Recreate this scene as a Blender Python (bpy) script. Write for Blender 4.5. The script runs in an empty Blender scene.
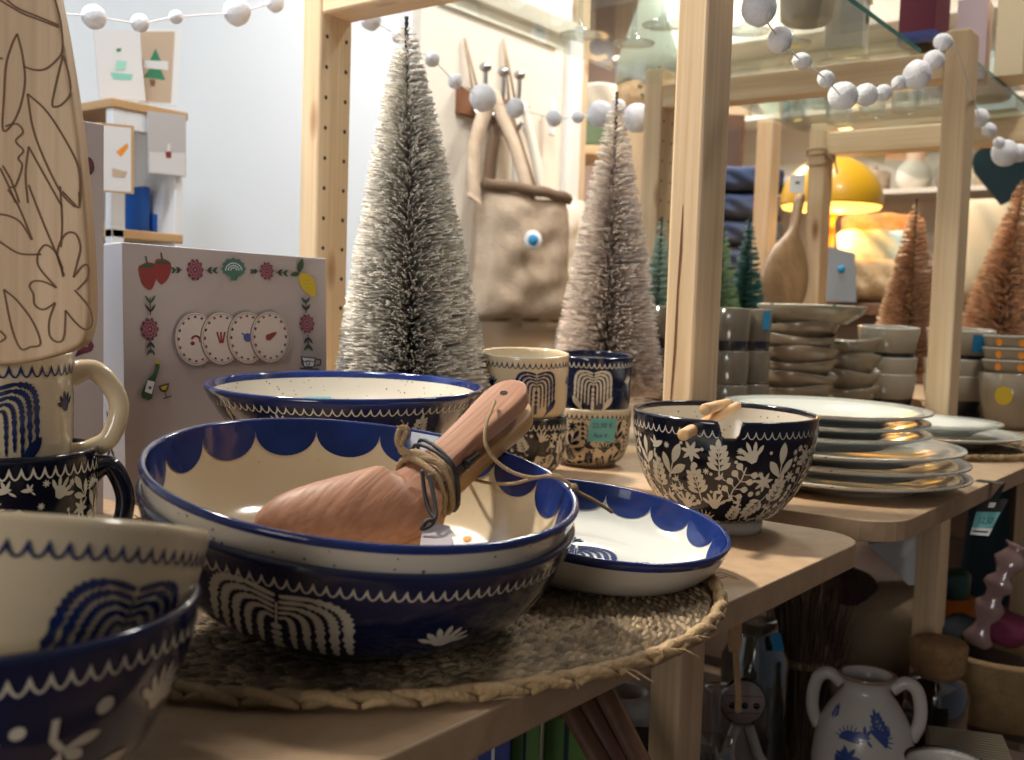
import bpy, bmesh, math, random
import numpy as np
from mathutils import Vector, Quaternion, Matrix
random.seed(7)
PI = math.pi
scn = bpy.context.scene
COL = scn.collection

# ------------------------------------------------------------------ camera
FPX = 1050.0
HD, PT, RL = math.radians(37.1), math.radians(3.69), math.radians(1.85)
CAM = Vector((0, 0, 0.98))
F0 = Vector((math.cos(HD), math.sin(HD), 0)); R0 = Vector((math.sin(HD), -math.cos(HD), 0))
FW = Vector((math.cos(PT)*math.cos(HD), math.cos(PT)*math.sin(HD), -math.sin(PT)))
U0 = R0.cross(FW)
RT = R0*math.cos(RL) + U0*math.sin(RL); UP = U0*math.cos(RL) - R0*math.sin(RL)
cd = bpy.data.cameras.new('camera'); co = bpy.data.objects.new('camera', cd); COL.objects.link(co)
M = Matrix.Identity(4)
for i in range(3):
    M[i][0], M[i][1], M[i][2], M[i][3] = RT[i], UP[i], -FW[i], CAM[i]
co.matrix_world = M
cd.sensor_width = 36; cd.sensor_fit = 'HORIZONTAL'; cd.lens = 36*FPX/1024; cd.clip_start = .02; cd.clip_end = 50
cd.dof.use_dof = True; cd.dof.focus_distance = .74; cd.dof.aperture_fstop = 11.5
scn.camera = co

def ray(x, y): return FW + RT*((x-512)/FPX) - UP*((y-380)/FPX)
def W(x, y, d): return CAM + ray(x, y)*d
def G(x, y, z=.8):
    q = ray(x, y); return CAM + q*((z-CAM.z)/q.z)
def GB(x, y, b):
    q = ray(x, y); return CAM + q*(b/q.y)
def GA(x, y, a):
    q = ray(x, y); return CAM + q*(a/q.x)
def tilt(toward, right): return Quaternion(R0, math.radians(toward)) @ Quaternion(F0, math.radians(right))
def thcam(p): return math.atan2(-p[1], -p[0])

# ------------------------------------------------------------------ materials
class NT:
    def __init__(s, name):
        s.m = bpy.data.materials.new(name); s.m.use_nodes = True
        s.t = s.m.node_tree; s.t.nodes.clear()
        s.out = s.n('ShaderNodeOutputMaterial')
    def n(s, typ, **kw):
        nd = s.t.nodes.new(typ)
        for k, v in kw.items():
            if k.startswith('_'): setattr(nd, k[1:], v)
            else: nd.inputs[k.replace('__', ' ')].default_value = v
        return nd
    def l(s, a, b): s.t.links.new(a, b)
def rgb(c): return (c[0], c[1], c[2], 1)
def pbr(name, c, rough=.5, coat=0, metal=0, bump=None, c2=None, nscale=8, stretch=(1, 1, 1), sheen=0, speck=None, emit=0, spec=.5, island=0, ramp=(.35, .65)):
    t = NT(name); b = t.n('ShaderNodeBsdfPrincipled', Roughness=rough, Metallic=metal)
    b.inputs['Base Color'].default_value = rgb(c); b.inputs['Coat Weight'].default_value = coat; b.inputs['Coat Roughness'].default_value = .06
    b.inputs['Sheen Weight'].default_value = sheen; b.inputs['Specular IOR Level'].default_value = spec
    if emit: b.inputs['Emission Color'].default_value = rgb(c); b.inputs['Emission Strength'].default_value = emit
    col = None
    tc = t.n('ShaderNodeTexCoord'); mp = t.n('ShaderNodeMapping', Scale=stretch); t.l(tc.outputs['Object'], mp.inputs[0])
    if c2:
        nz = t.n('ShaderNodeTexNoise', Scale=nscale, Detail=5, Roughness=.6); t.l(mp.outputs[0], nz.inputs['Vector'])
        rp = t.n('ShaderNodeValToRGB'); rp.color_ramp.elements[0].color = rgb(c); rp.color_ramp.elements[1].color = rgb(c2)
        rp.color_ramp.elements[0].position = ramp[0]; rp.color_ramp.elements[1].position = ramp[1]
        t.l(nz.outputs['Fac'], rp.inputs[0]); col = rp.outputs[0]
    if island:
        g = t.n('ShaderNodeNewGeometry'); hs = t.n('ShaderNodeHueSaturation')
        mr = t.n('ShaderNodeMapRange'); mr.inputs['To Min'].default_value = 1-island; mr.inputs['To Max'].default_value = 1+island
        t.l(g.outputs['Random Per Island'], mr.inputs[0]); t.l(mr.outputs[0], hs.inputs['Value'])
        if col: t.l(col, hs.inputs['Color'])
        else: hs.inputs['Color'].default_value = rgb(c)
        col = hs.outputs[0]
    if speck:
        vo = t.n('ShaderNodeTexVoronoi', Scale=speck[1], Randomness=1); t.l(tc.outputs['Object'], vo.inputs['Vector'])
        n2 = t.n('ShaderNodeTexNoise', Scale=speck[1]*.35); t.l(tc.outputs['Object'], n2.inputs['Vector'])
        m1 = t.n('ShaderNodeMath', _operation='MULTIPLY'); m1.inputs[1].default_value = speck[2]; t.l(n2.outputs['Fac'], m1.inputs[0])
        lt = t.n('ShaderNodeMath', _operation='LESS_THAN'); t.l(vo.outputs['Distance'], lt.inputs[0]); t.l(m1.outputs[0], lt.inputs[1])
        mx = t.n('ShaderNodeMix', _data_type='RGBA'); t.l(lt.outputs[0], mx.inputs[0])
        mx.inputs[6].default_value = rgb(c); mx.inputs[7].default_value = rgb(speck[0])
        if col: t.l(col, mx.inputs[6])
        col = mx.outputs[2]
    if col: t.l(col, b.inputs['Base Color'])
    if bump:
        nb = t.n('ShaderNodeTexNoise', Scale=bump[0], Detail=6); t.l(mp.outputs[0], nb.inputs['Vector'])
        bp = t.n('ShaderNodeBump', Strength=bump[1], Distance=.004); t.l(nb.outputs['Fac'], bp.inputs['Height']); t.l(bp.outputs[0], b.inputs['Normal'])
    t.l(b.outputs[0], t.out.inputs[0]); return t.m
def clear(name, tint=(1, 1, 1), refl=.12, rough=.02):
    t = NT(name); tr = t.n('ShaderNodeBsdfTransparent', Color=rgb(tint)); gl = t.n('ShaderNodeBsdfGlossy', Roughness=rough)
    lw = t.n('ShaderNodeLayerWeight', Blend=.25)
    mr = t.n('ShaderNodeMapRange'); mr.inputs['To Min'].default_value = refl*.4; mr.inputs['To Max'].default_value = min(1, refl*4)
    t.l(lw.outputs['Facing'], mr.inputs[0]); mx = t.n('ShaderNodeMixShader')
    t.l(mr.outputs[0], mx.inputs[0]); t.l(tr.outputs[0], mx.inputs[1]); t.l(gl.outputs[0], mx.inputs[2]); t.l(mx.outputs[0], t.out.inputs[0]); return t.m
def wood(name, c, c2, axis=2, scale=30, rough=.55, knots=None, bump=.15):
    t = NT(name); b = t.n('ShaderNodeBsdfPrincipled', Roughness=rough)
    tc = t.n('ShaderNodeTexCoord'); sc = [scale]*3; sc[axis] = scale*.05
    mp = t.n('ShaderNodeMapping', Scale=sc); t.l(tc.outputs['Object'], mp.inputs[0])
    nz = t.n('ShaderNodeTexNoise', Scale=1, Detail=4, Distortion=.6); t.l(mp.outputs[0], nz.inputs['Vector'])
    sc2 = [scale*6]*3; sc2[axis] = scale*.1
    m2 = t.n('ShaderNodeMapping', Scale=sc2); t.l(tc.outputs['Object'], m2.inputs[0])
    n2 = t.n('ShaderNodeTexNoise', Scale=1, Detail=3); t.l(m2.outputs[0], n2.inputs['Vector'])
    ad = t.n('ShaderNodeMath', _operation='MULTIPLY_ADD'); ad.inputs[1].default_value = .45; t.l(n2.outputs['Fac'], ad.inputs[0])
    ml = t.n('ShaderNodeMath', _operation='MULTIPLY'); ml.inputs[1].default_value = .6; t.l(nz.outputs['Fac'], ml.inputs[0]); t.l(ml.outputs[0], ad.inputs[2])
    rp = t.n('ShaderNodeValToRGB'); rp.color_ramp.elements[0].color = rgb(c); rp.color_ramp.elements[1].color = rgb(c2)
    rp.color_ramp.elements[0].position = .38; rp.color_ramp.elements[1].position = .66; t.l(ad.outputs[0], rp.inputs[0]); col = rp.outputs[0]
    if knots:
        vo = t.n('ShaderNodeTexVoronoi', Scale=1); m3 = t.n('ShaderNodeMapping', Scale=knots[1]); t.l(tc.outputs['Object'], m3.inputs[0]); t.l(m3.outputs[0], vo.inputs['Vector'])
        r2 = t.n('ShaderNodeValToRGB'); r2.color_ramp.elements[0].position = .06; r2.color_ramp.elements[1].position = .16
        r2.color_ramp.elements[0].color = (1, 1, 1, 1); r2.color_ramp.elements[1].color = (0, 0, 0, 1); t.l(vo.outputs['Distance'], r2.inputs[0])
        mx = t.n('ShaderNodeMix', _data_type='RGBA'); t.l(r2.outputs[0], mx.inputs[0]); t.l(col, mx.inputs[6]); mx.inputs[7].default_value = rgb(knots[0]); col = mx.outputs[2]
    t.l(col, b.inputs['Base Color'])
    bp = t.n('ShaderNodeBump', Strength=bump, Distance=.002); t.l(n2.outputs['Fac'], bp.inputs['Height']); t.l(bp.outputs[0], b.inputs['Normal'])
    t.l(b.outputs[0], t.out.inputs[0]); return t.m

SPK = ((.12, .10, .08), 260, .42)
m_cream = pbr('cream_glaze', (.65, .53, .355), .16, .4, speck=((.2, .15, .1), 170, .10))
m_creamsp = pbr('speckled_cream_glaze', (.62, .57, .48), .16, .4, speck=((.10, .09, .08), 190, .27))
m_white = pbr('white_glaze', (.66, .67, .63), .12, .4)
m_beigeout = pbr('grey_white_glaze', (.62, .57, .49), .18, .3)
m_navy = pbr('navy_glaze', (.005, .008, .036), .12, .4, c2=(.008, .014, .065), nscale=14)
m_navy2 = pbr('navy_black_glaze', (.005, .006, .016), .15, .3)
m_blue = pbr('cobalt_glaze', (.007, .017, .095), .12, .4, c2=(.012, .032, .165), nscale=25)
m_paintcream = pbr('cream_paint', (.66, .60, .48), .22, .3)
m_paintnavy = pbr('navy_paint', (.007, .013, .06), .2, .3, c2=(.014, .032, .125), nscale=90)
m_paintblk = pbr('dark_navy_paint', (.006, .009, .03), .2, .3)
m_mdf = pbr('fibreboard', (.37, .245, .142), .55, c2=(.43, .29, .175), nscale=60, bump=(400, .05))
PK = ((.30, .12, .05), (14, 14, 4.5))
m_pine = wood('pine_upright', (.60, .41, .23), (.76, .57, .36), 2, 34, knots=PK)
m_pineb = wood('pine_rail', (.60, .41, .23), (.76, .57, .36), 1, 34, knots=((.3, .12, .05), (14, 4.5, 14)))
m_crack = pbr('wood_crack', (.16, .07, .03), .9)
m_hole = pbr('drilled_hole', (.03, .018, .01), .9)
m_board = wood('beech_board', (.43, .28, .155), (.57, .40, .245), 2, 40)
m_engrave = pbr('burnt_line', (.15, .072, .03), .7)
m_spoon = wood('acacia_wood', (.27, .115, .06), (.43, .205, .115), 0, 45, .5, bump=.3)
m_spoon2 = wood('pale_acacia', (.38, .20, .07), (.52, .30, .12), 0, 45, .5)
m_stick = wood('bamboo', (.62, .36, .16), (.75, .48, .25), 0, 60, .5)
m_twine = pbr('jute_twine', (.42, .29, .16), .9, bump=(900, .8))
m_black = pbr('black_cord', (.012, .012, .014), .6)
m_teal = pbr('teal_paper', (.16, .45, .44), .7)
m_tealblue = pbr('blue_paper', (.02, .25, .50), .6)
m_ink = pbr('ink', (.03, .05, .08), .7)
m_paper = pbr('white_paper', (.75, .74, .74), .7)
m_lilac = pbr('lilac_paper', (.38, .345, .37), .7)
m_orange = pbr('orange_print', (.85, .30, .02), .6)
m_boxface = pbr('pink_grey_card', (.43, .37, .365), .45)
m_boxside = pbr('white_card', (.72, .74, .82), .5)
m_red = pbr('red_print', (.24, .025, .025), .6); m_green = pbr('green_print', (.03, .085, .035), .6); m_teal2 = pbr('sea_green_print', (.05, .15, .13), .6)
m_plum = pbr('plum_print', (.13, .022, .05), .6); m_pink = pbr('pink_print', (.34, .14, .17), .6); m_yel = pbr('yellow_print', (.60, .42, .02), .6); m_line = pbr('dark_print', (.035, .03, .03), .6); m_bluep = pbr('blue_print', (.05, .08, .30), .6)
m_silver = pbr('silver_bristle', (.80, .76, .69), .40, metal=.25, island=.45)
m_silver2 = pbr('champagne_bristle', (.76, .66, .60), .40, metal=.25, island=.45)
m_trunk = pbr('twisted_wire', (.05, .045, .04), .5, metal=.5)
m_copper = pbr('copper_bristle', (.82, .55, .35), .40, metal=.3, island=.4)
m_mint = pbr('mint_bristle', (.42, .55, .47), .6, island=.3); m_lime = pbr('lime_bristle', (.32, .44, .24), .6, island=.3); m_fir = pbr('dark_green_bristle', (.05, .16, .14), .6, island=.4)
m_felt = pbr('white_felt', (.80, .80, .84), .95, sheen=.4, bump=(260, .5))
m_string = pbr('white_string', (.8, .8, .8), .8)
m_wall = pbr('white_wall', (.74, .80, .86), .6)
m_door = pbr('cream_paintwork', (.78, .72, .62), .5)
m_trim = pbr('white_trim', (.82, .83, .84), .45)
m_floor = wood('floor_boards', (.10, .06, .035), (.16, .10, .06), 0, 8)
m_ceil = pbr('ceiling_paint', (.75, .75, .74), .8)
m_farwall = pbr('peach_wall', (.46, .31, .24), .7)
m_darkbrown = pbr('dark_brown', (.10, .06, .045), .7)
m_glass = clear('shelf_glass', (.93, .97, .95), .10)
m_glassedge = pbr('green_glass_edge', (.02, .16, .14), .15)
m_goblet = clear('goblet_glass', (.93, .97, .98), .22)
m_metal = pbr('brushed_metal', (.45, .45, .46), .25, metal=1)
m_blackm = pbr('black_metal', (.02, .02, .02), .4)
m_seagrass = pbr('seagrass', (.15, .10, .055), .75, c2=(.31, .23, .135), nscale=40, island=.55, bump=(500, .5))
m_rope = pbr('seagrass_braid', (.30, .19, .085), .7, c2=(.40, .27, .135), nscale=60, island=.25, bump=(400, .5))
m_canvas = pbr('brown_canvas', (.40, .30, .21), .9, c2=(.55, .44, .33), nscale=12, bump=(160, .6))
m_canvasd = pbr('dark_canvas', (.17, .11, .07), .9, bump=(160, .5))
m_whitecl = pbr('white_canvas', (.70, .66, .58), .9, bump=(160, .4))
m_leather = pbr('brown_leather', (.22, .09, .04), .5)

# ------------------------------------------------------------------ mesh building
class MB:
    def __init__(s): s.v = []; s.f = []; s.m = []; s.s = []
    def add(s, vs, fs, mat=0, smooth=True):
        b = len(s.v); s.v.extend([tuple(p) for p in vs])
        for i, q in enumerate(fs):
            s.f.append(tuple(b+k for k in q)); s.m.append(mat[i] if isinstance(mat, (list, tuple)) else mat); s.s.append(smooth)
        return s
    def lathe(s, prof, seg=64, mat=0, fn=None, ctr=(0, 0, 0)):
        n = len(prof); vs = []
        for j in range(seg):
            a = 2*PI*j/seg; c, sn = math.cos(a), math.sin(a)
            for (r, z) in prof:
                if fn: r, z = fn(r, z, a)
                vs.append((ctr[0]+r*c, ctr[1]+r*sn, ctr[2]+z))
        fs = []; ms = []
        for j in range(seg):
            k = (j+1) % seg
            for i in range(n-1):
                fs.append((j*n+i, k*n+i, k*n+i+1, j*n+i+1)); ms.append(mat[i] if isinstance(mat, (list, tuple)) else mat)
        return s.add(vs, fs, ms)
    def box(s, x0, x1, y0, y1, z0, z1, mat=0, bev=0.0, xf=None):
        bm = bmesh.new(); bmesh.ops.create_cube(bm, size=1)
        for v in bm.verts: v.co = Vector(((x0+x1)/2+v.co.x*(x1-x0), (y0+y1)/2+v.co.y*(y1-y0), (z0+z1)/2+v.co.z*(z1-z0)))
        if bev: bmesh.ops.bevel(bm, geom=bm.edges[:], offset=bev, segments=2, affect='EDGES', profile=.5)
        return s.bm(bm, mat, False, xf)
    def bm(s, bm, mat=0, smooth=False, xf=None):
        bm.verts.index_update()
        vs = [(xf @ v.co) if xf else v.co.copy() for v in bm.verts]; fs = [[v.index for v in f.verts] for f in bm.faces]
        bm.free(); return s.add(vs, fs, mat, smooth)
    def tube(s, pts, r, n=8, mat=0, cap=True, closed=False, flat=None):
        pts = [Vector(p) for p in pts]; N = len(pts); vs = []; prev = None
        for i, p in enumerate(pts):
            if closed: t = pts[(i+1) % N]-pts[i-1]
            else: t = pts[min(i+1, N-1)]-pts[max(i-1, 0)]
            t.normalize()
            if prev is None:
                a = Vector((0, 0, 1)) if abs(t.z) < .9 else Vector((1, 0, 0)); u = t.cross(a).normalized()
            else: u = (prev-t*prev.dot(t)).normalized()
            prev = u; w = t.cross(u); rr = r[i] if isinstance(r, (list, tuple)) else r
            fu, fw = flat if flat else (1, 1)
            for k in range(n):
                a = 2*PI*k/n; vs.append(p+u*(math.cos(a)*rr*fu)+w*(math.sin(a)*rr*fw))
        fs = []
        for i in range(N if closed else N-1):
            j = (i+1) % N
            for k in range(n): fs.append((i*n+k, i*n+(k+1) % n, j*n+(k+1) % n, j*n+k))
        if cap and not closed: fs.append(tuple(range(n))[::-1]); fs.append(tuple((N-1)*n+k for k in range(n)))
        return s.add(vs, fs, mat)
    def ball(s, c, r, mat=0, seg=14, sc=(1, 1, 1), jit=0):
        vs = []; fs = []; rg = seg//2+1
        for i in range(rg+1):
            ph = PI*i/rg
            for j in range(seg):
                a = 2*PI*j/seg; k = 1+jit*math.sin(3*a+c[0]*90)*math.sin(ph*2+c[1]*70)
                vs.append((c[0]+r*sc[0]*k*math.sin(ph)*math.cos(a), c[1]+r*sc[1]*k*math.sin(ph)*math.sin(a), c[2]+r*sc[2]*k*math.cos(ph)))
        for i in range(rg):
            for j in range(seg): fs.append((i*seg+j, (i+1)*seg+j, (i+1)*seg+(j+1) % seg, i*seg+(j+1) % seg))
        return s.add(vs, fs, mat)
    def build(s, name, mats, parent=None, loc=None, rot=None, weld=False):
        me = bpy.data.meshes.new(name); me.from_pydata(s.v, [], s.f)
        for m in (mats if isinstance(mats, (list, tuple)) else [mats]): me.materials.append(m)
        me.polygons.foreach_set('material_index', s.m); me.polygons.foreach_set('use_smooth', s.s)
        if weld:
            b = bmesh.new(); b.from_mesh(me); bmesh.ops.remove_doubles(b, verts=b.verts, dist=1e-5); bmesh.ops.recalc_face_normals(b, faces=b.faces); b.to_mesh(me); b.free()
        me.update(); o = bpy.data.objects.new(name, me); COL.objects.link(o)
        if parent: o.parent = parent
        if loc is not None: o.location = loc
        if rot is not None: o.rotation_mode = 'QUATERNION'; o.rotation_quaternion = rot
        return o
def tag(o, label, cat, group=None, kind=None):
    o['label'] = label; o['category'] = cat
    if group: o['group'] = group
    if kind: o['kind'] = kind
    return o
def thing(name, label, cat, loc=(0, 0, 0), rot=None, group=None):
    o = bpy.data.objects.new(name, None); COL.objects.link(o); o.location = loc; o.empty_display_size = .05
    if rot is not None: o.rotation_mode = 'QUATERNION'; o.rotation_quaternion = rot
    return tag(o, label, cat, group)
def struct(o, label=None):
    o['kind'] = 'structure'
    if label: o['label'] = label
    return o
def dup(root, loc, label=None, group=None, rot=None, scale=None):
    r = root.copy(); COL.objects.link(r); r.location = loc
    if rot is not None: r.rotation_mode = 'QUATERNION'; r.rotation_quaternion = rot
    if scale: r.scale = (scale,)*3
    if label: r['label'] = label
    if group: r['group'] = group
    for ch in list(root.children):
        c = ch.copy(); COL.objects.link(c); c.parent = r
        for g in ch.children:
            d = g.copy(); COL.objects.link(d); d.parent = c
    return r
def catmull(P, n=6, closed=False):
    P = [Vector(p) for p in P]; out = []; N = len(P)
    for i in range(N if closed else N-1):
        if closed: a, b, c, d = P[i-1], P[i], P[(i+1) % N], P[(i+2) % N]
        else: a, b, c, d = P[max(i-1, 0)], P[i], P[i+1], P[min(i+2, N-1)]
        for k in range(n):
            t = k/n; out.append(.5*((2*b)+(c-a)*t+(2*a-5*b+4*c-d)*t*t+(3*b-a-3*c+d)*t**3))
    if not closed: out.append(P[-1])
    return out
def zrot(a): return Quaternion((0, 0, 1), a)
FACE = zrot(HD-PI/2)          # local +x = level right of the view, local +y = away, local +z = up

# ------------------------------------------------------------------ painted motifs (2D, y up)
def rib(path, w):
    """stroke as quads; w number or function of 0..1"""
    P = [Vector((p[0], p[1])) for p in path]; N = len(P); L = []
    for i, p in enumerate(P):
        t = P[min(i+1, N-1)]-P[max(i-1, 0)]
        if t.length < 1e-9: t = Vector((1, 0))
        t.normalize(); n = Vector((-t.y, t.x)); ww = w(i/(N-1)) if callable(w) else w
        L.append((p+n*ww/2, p-n*ww/2))
    return [[L[i][0], L[i][1], L[i+1][1], L[i+1][0]] for i in range(N-1)]
def leaf(a, b, w, k=.45, n=7):
    a, b = Vector(a), Vector(b); d = b-a; nn = Vector((-d.y, d.x)).normalized(); up = []; dn = []
    for i in range(n+1):
        t = i/n; ww = w*math.sin(PI*t**(math.log(.5)/math.log(k)))**.8 if 0 < t < 1 else 0
        up.append(a+d*t+nn*ww/2); dn.append(a+d*t-nn*ww/2)
    return [up+dn[-2:0:-1]]
def disc(c, r, n=12, ry=None): return [[Vector((c[0]+r*math.cos(2*PI*i/n), c[1]+(ry or r)*math.sin(2*PI*i/n))) for i in range(n)]]
def polar(c, r, a): return (c[0]+r*math.cos(a), c[1]+r*math.sin(a))
def m_palm():
    out = []
    for sgn in (-1, 1):
        for k in range(5):
            X = 1-.19*k; T = .96-.15*k; B = -.62-.08*(k % 3)+(.0 if k else .12); Y0 = .12-.08*k
            path = []
            for i in range(25):
                t = PI/2*(1-i/18) if i <= 18 else 0
                x = X*abs(math.cos(t))**.36 if i else .02; y = Y0+(T-Y0)*abs(math.sin(t))**.55*(1-.13*math.exp(-(x/.08)**2))
                if i > 18: x = X*(1+.02*(i-18)/6); y = Y0+(B-Y0)*(i-18)/6
                path.append((sgn*max(x, .03), y))
            path = [(p.x, p.y) for p in catmull([(a, b, 0) for a, b in path], 3)]
            out += rib(path, lambda t, k=k: (.150-.014*k)*min(1, .5+t*3)*(1-.5*max(0, t-.75)/.25)*(1+.26*math.sin(t*75)))
    out += rib([(0, .7), (0, .1)], .035)
    for y in (.05, -.17, -.38, -.58): out += disc((0, y), .085, 10, .1)
    out += rib([(0, -.6), (0, -.95)], .17)
    return out
def m_fan(n=7, spread=1.15):
    out = []
    for i in range(n):
        a = PI/2+spread*(1-2*i/(n-1)); l = 1-.12*abs(1-2*i/(n-1))
        out += leaf(polar((0, 0), .22, a), polar((0, 0), l, a), .19, .6)
    out.append([Vector(polar((0, .02), .50, PI/2+spread*1.05*(1-2*i/12))) for i in range(13)]+[Vector((.12, -.08)), Vector((-.12, -.08))])
    return out
def m_sprig(n=4):
    out = rib([(0, -1), (.03, -.3), (0, .55)], .06)
    for i in range(n):
        y = -.55+i*1.1/n
        for sg in (-1, 1): out += leaf((0, y), (sg*(.56-.06*i), y+.42), .27, .6)
    return out + leaf((0, .45), (0, 1), .26)
def m_tulip():
    out = rib([(0, -1), (0, .1)], .06)
    for sg in (-1, 1): out += leaf((0, -.75), (sg*.66, .14), .40, .6)
    return out + leaf((0, -.15), (.05, .98), .44, .55)
def m_berry():
    out = rib([(-.1, -1), (.05, -.3), (-.02, .3), (.15, .95)], .06)
    for i, y in enumerate((-.7, -.25, .2, .6)):
        for sg in (-1, 1):
            out += rib([(0, y), (sg*.28, y+.16)], .04); out += leaf((sg*.22, y+.12), (sg*.62, y+.30), .34, .6)
    return out
def m_star(n=7):
    out = []
    for i in range(n): out += leaf((0, 0), polar((0, 0), 1, 2*PI*i/n+.2), .36, .45)
    return out
def m_bird():
    out = leaf((-.9, -.1), (.55, .25), .55, .5); out += leaf((.1, .1), (-.35, .95), .3); out += leaf((.1, .1), (.35, 1), .26); out += leaf((.3, 0), (.95, -.35), .22); return out
def m_hedgehog():
    out = [[Vector(polar((0, -.35), .75, PI*i/12)) for i in range(13)]]
    for i in range(9):
        a = PI*(.06+.88*i/8); out += leaf(polar((0, -.3), .68, a), polar((0, -.3), 1.12, a), .1)
    return out
def m_feathers(n=4):
    out = []
    for i in range(n):
        a = .35+.5*i/n; out += leaf((-.6, -.5+.12*i), polar((-.6, -.5+.12*i), 1.5-.15*i, a), .2, .6)
    return out
def m_paw():
    out = rib([(-.15, .95), (-.2, .45), (0, .1)], .16)
    for a, l in ((.15, .85), (-.75, .62), (-1.9, .75)): out += leaf((0, .1), polar((0, .1), l, a), .32, .62)
    return out
MOT = dict(palm=m_palm(), fan=m_fan(), sprig=m_sprig(), tulip=m_tulip(), berry=m_berry(), star=m_star(), bird=m_bird(), hedgehog=m_hedgehog(), feathers=m_feathers(), paw=m_paw(), dot=disc((0, 0), 1), fan5=m_fan(5, .9), bough=leaf((-1, -.1), (1, .25), .62, .62)+rib([(-1.1, -.15), (-.6, 0)], .1))
def put(polys, cx, cy, s, rot=0, sx=1):
    c, n = math.cos(rot), math.sin(rot)
    return [[Vector((cx+s*(p[0]*sx*c-p[1]*n), cy+s*(p[0]*sx*n+p[1]*c))) for p in q] for q in polys]
def loops(width, pitch, h, w, y0, x0=0):
    """row of hanging cursive loops"""
    n = int(width/pitch); path = []
    for i in range(n*10+1):
        t = i/10; ph = t-math.floor(t); x = t*pitch; y = y0-h*math.sin(PI*ph)**.62
        path.append((x0+x, y))
    return rib(path, lambda t: w*(1.0+.8*(1-math.sin(PI*((t*n) % 1)))**3))
def fine(polys, L):
    bm = bmesh.new()
    for q in polys:
        try: bm.faces.new([bm.verts.new((p[0], p[1], 0)) for p in q])
        except ValueError: pass
    bmesh.ops.triangulate(bm, faces=bm.faces[:])
    for _ in range(4):
        es = [e for e in bm.edges if e.calc_length() > L]
        if not es: break
        bmesh.ops.subdivide_edges(bm, edges=es, cuts=1); bmesh.ops.triangulate(bm, faces=[f for f in bm.faces if len(f.verts) > 3])
    bm.verts.index_update(); vs = [(v.co.x, v.co.y) for v in bm.verts]; fs = [tuple(v.index for v in f.verts) for f in bm.faces]; bm.free()
    return vs, fs
class Surf:
    """surface of revolution measured down from the rim"""
    def __init__(s, prof):
        s.p = [Vector(q) for q in prof]; s.c = [0]
        for a, b in zip(s.p, s.p[1:]): s.c.append(s.c[-1]+(b-a).length)
    def at(s, d):
        d = min(max(d, 0), s.c[-1]-1e-6); i = 0
        while s.c[i+1] < d: i += 1
        t = (d-s.c[i])/(s.c[i+1]-s.c[i]); a, b = s.p[i], s.p[i+1]; q = a.lerp(b, t); tg = (b-a).normalized()
        return q, Vector((-tg.y, tg.x))
    def paint(s, mb, polys, th0, mat, off=.0004, L=.006, rref=None, inside=False):
        vs, fs = fine(polys, L); out = []
        for (u, y) in vs:
            q, n = s.at(-y); r = rref or q.x; th = th0+u/max(r, 1e-4)
            if (n.x < 0) != inside: n = -n
            # outward normal points away from axis; inside flips it
            rr, z = q.x+n.x*off, q.y+n.y*off
            out.append((rr*math.cos(th), rr*math.sin(th), z))
        mb.add(out, fs, mat)
def offset_in(out, t):
    P = [Vector(q) for q in out]; res = []
    for i, p in enumerate(P):
        tg = (P[min(i+1, len(P)-1)]-P[max(i-1, 0)]).normalized(); n = Vector((-tg.y, tg.x)); res.append(p+n*t)
    return [Vector((max(q.x, 0), q.y)) for q in res]
def vessel(ctrl, t, mo, mi, mr, seg=96, fn=None, foot=True, rimw=2, n=6):
    """ctrl: outer (r,z) foot->rim. returns MB, outer Surf, inner Surf"""
    o = [Vector((p.x, p.y)) for p in catmull([(a, b, 0) for a, b in ctrl], n)]
    i = offset_in(o, t); i = [q for q in i if q.y > t*.9+ctrl[0][1]]
    i = [Vector((0, i[0].y))]+[Vector((i[0].x*.5, i[0].y))]+i
    top_o, top_i = o[-1], i[-1]; mid = [(top_o+top_i)/2+Vector((math.cos(a)*t*.5, math.sin(a)*t*.45)) for a in (PI*.25, PI*.5, PI*.75)]
    prof = [Vector((0, ctrl[0][1]+.0015)), Vector((ctrl[0][0]-.003, ctrl[0][1]+.0015))]+o+mid+i[::-1]
    ms = [mo]*(len(o)+1-rimw)+[mr]*(4+2*rimw)+[mi]*(len(prof))
    mb = MB(); mb.lathe([tuple(p) for p in prof], seg, ms[:len(prof)-1], fn)
    return mb, Surf([tuple(p) for p in o[::-1]]), Surf([tuple(p) for p in i[::-1]])
def scatter(width, height, items, sizes, tries=900, gap=1.0, seed=1, y0=0):
    rnd = random.Random(seed); P = []; out = []
    for s in sizes:
        for _ in range(tries//len(sizes)):
            u, v = rnd.uniform(0, width), rnd.uniform(-height+s*.5, -s*.75)
            ok = all(min(abs(u-a), width-abs(u-a))**2+(v-b)**2 > ((s+c)*.80*gap)**2 for a, b, c in P)
            if ok:
                P.append((u, v, s)); nm = rnd.choice(items[min(len(items)-1, sizes.index(s))])
                out += put(MOT[nm], u, y0+v, s*(.95 if nm != 'dot' else .45), rnd.uniform(-.7, .7)+(PI if rnd.random() < .15 else 0), rnd.choice((-1, 1)))
    return out
FLOR = [['tulip', 'sprig', 'berry', 'fan5'], ['tulip', 'sprig', 'hedgehog', 'bird', 'berry', 'paw'], ['bird', 'hedgehog', 'star', 'fan5'], ['star', 'dot', 'bird'], ['dot', 'star']]
_tx = {}
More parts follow.
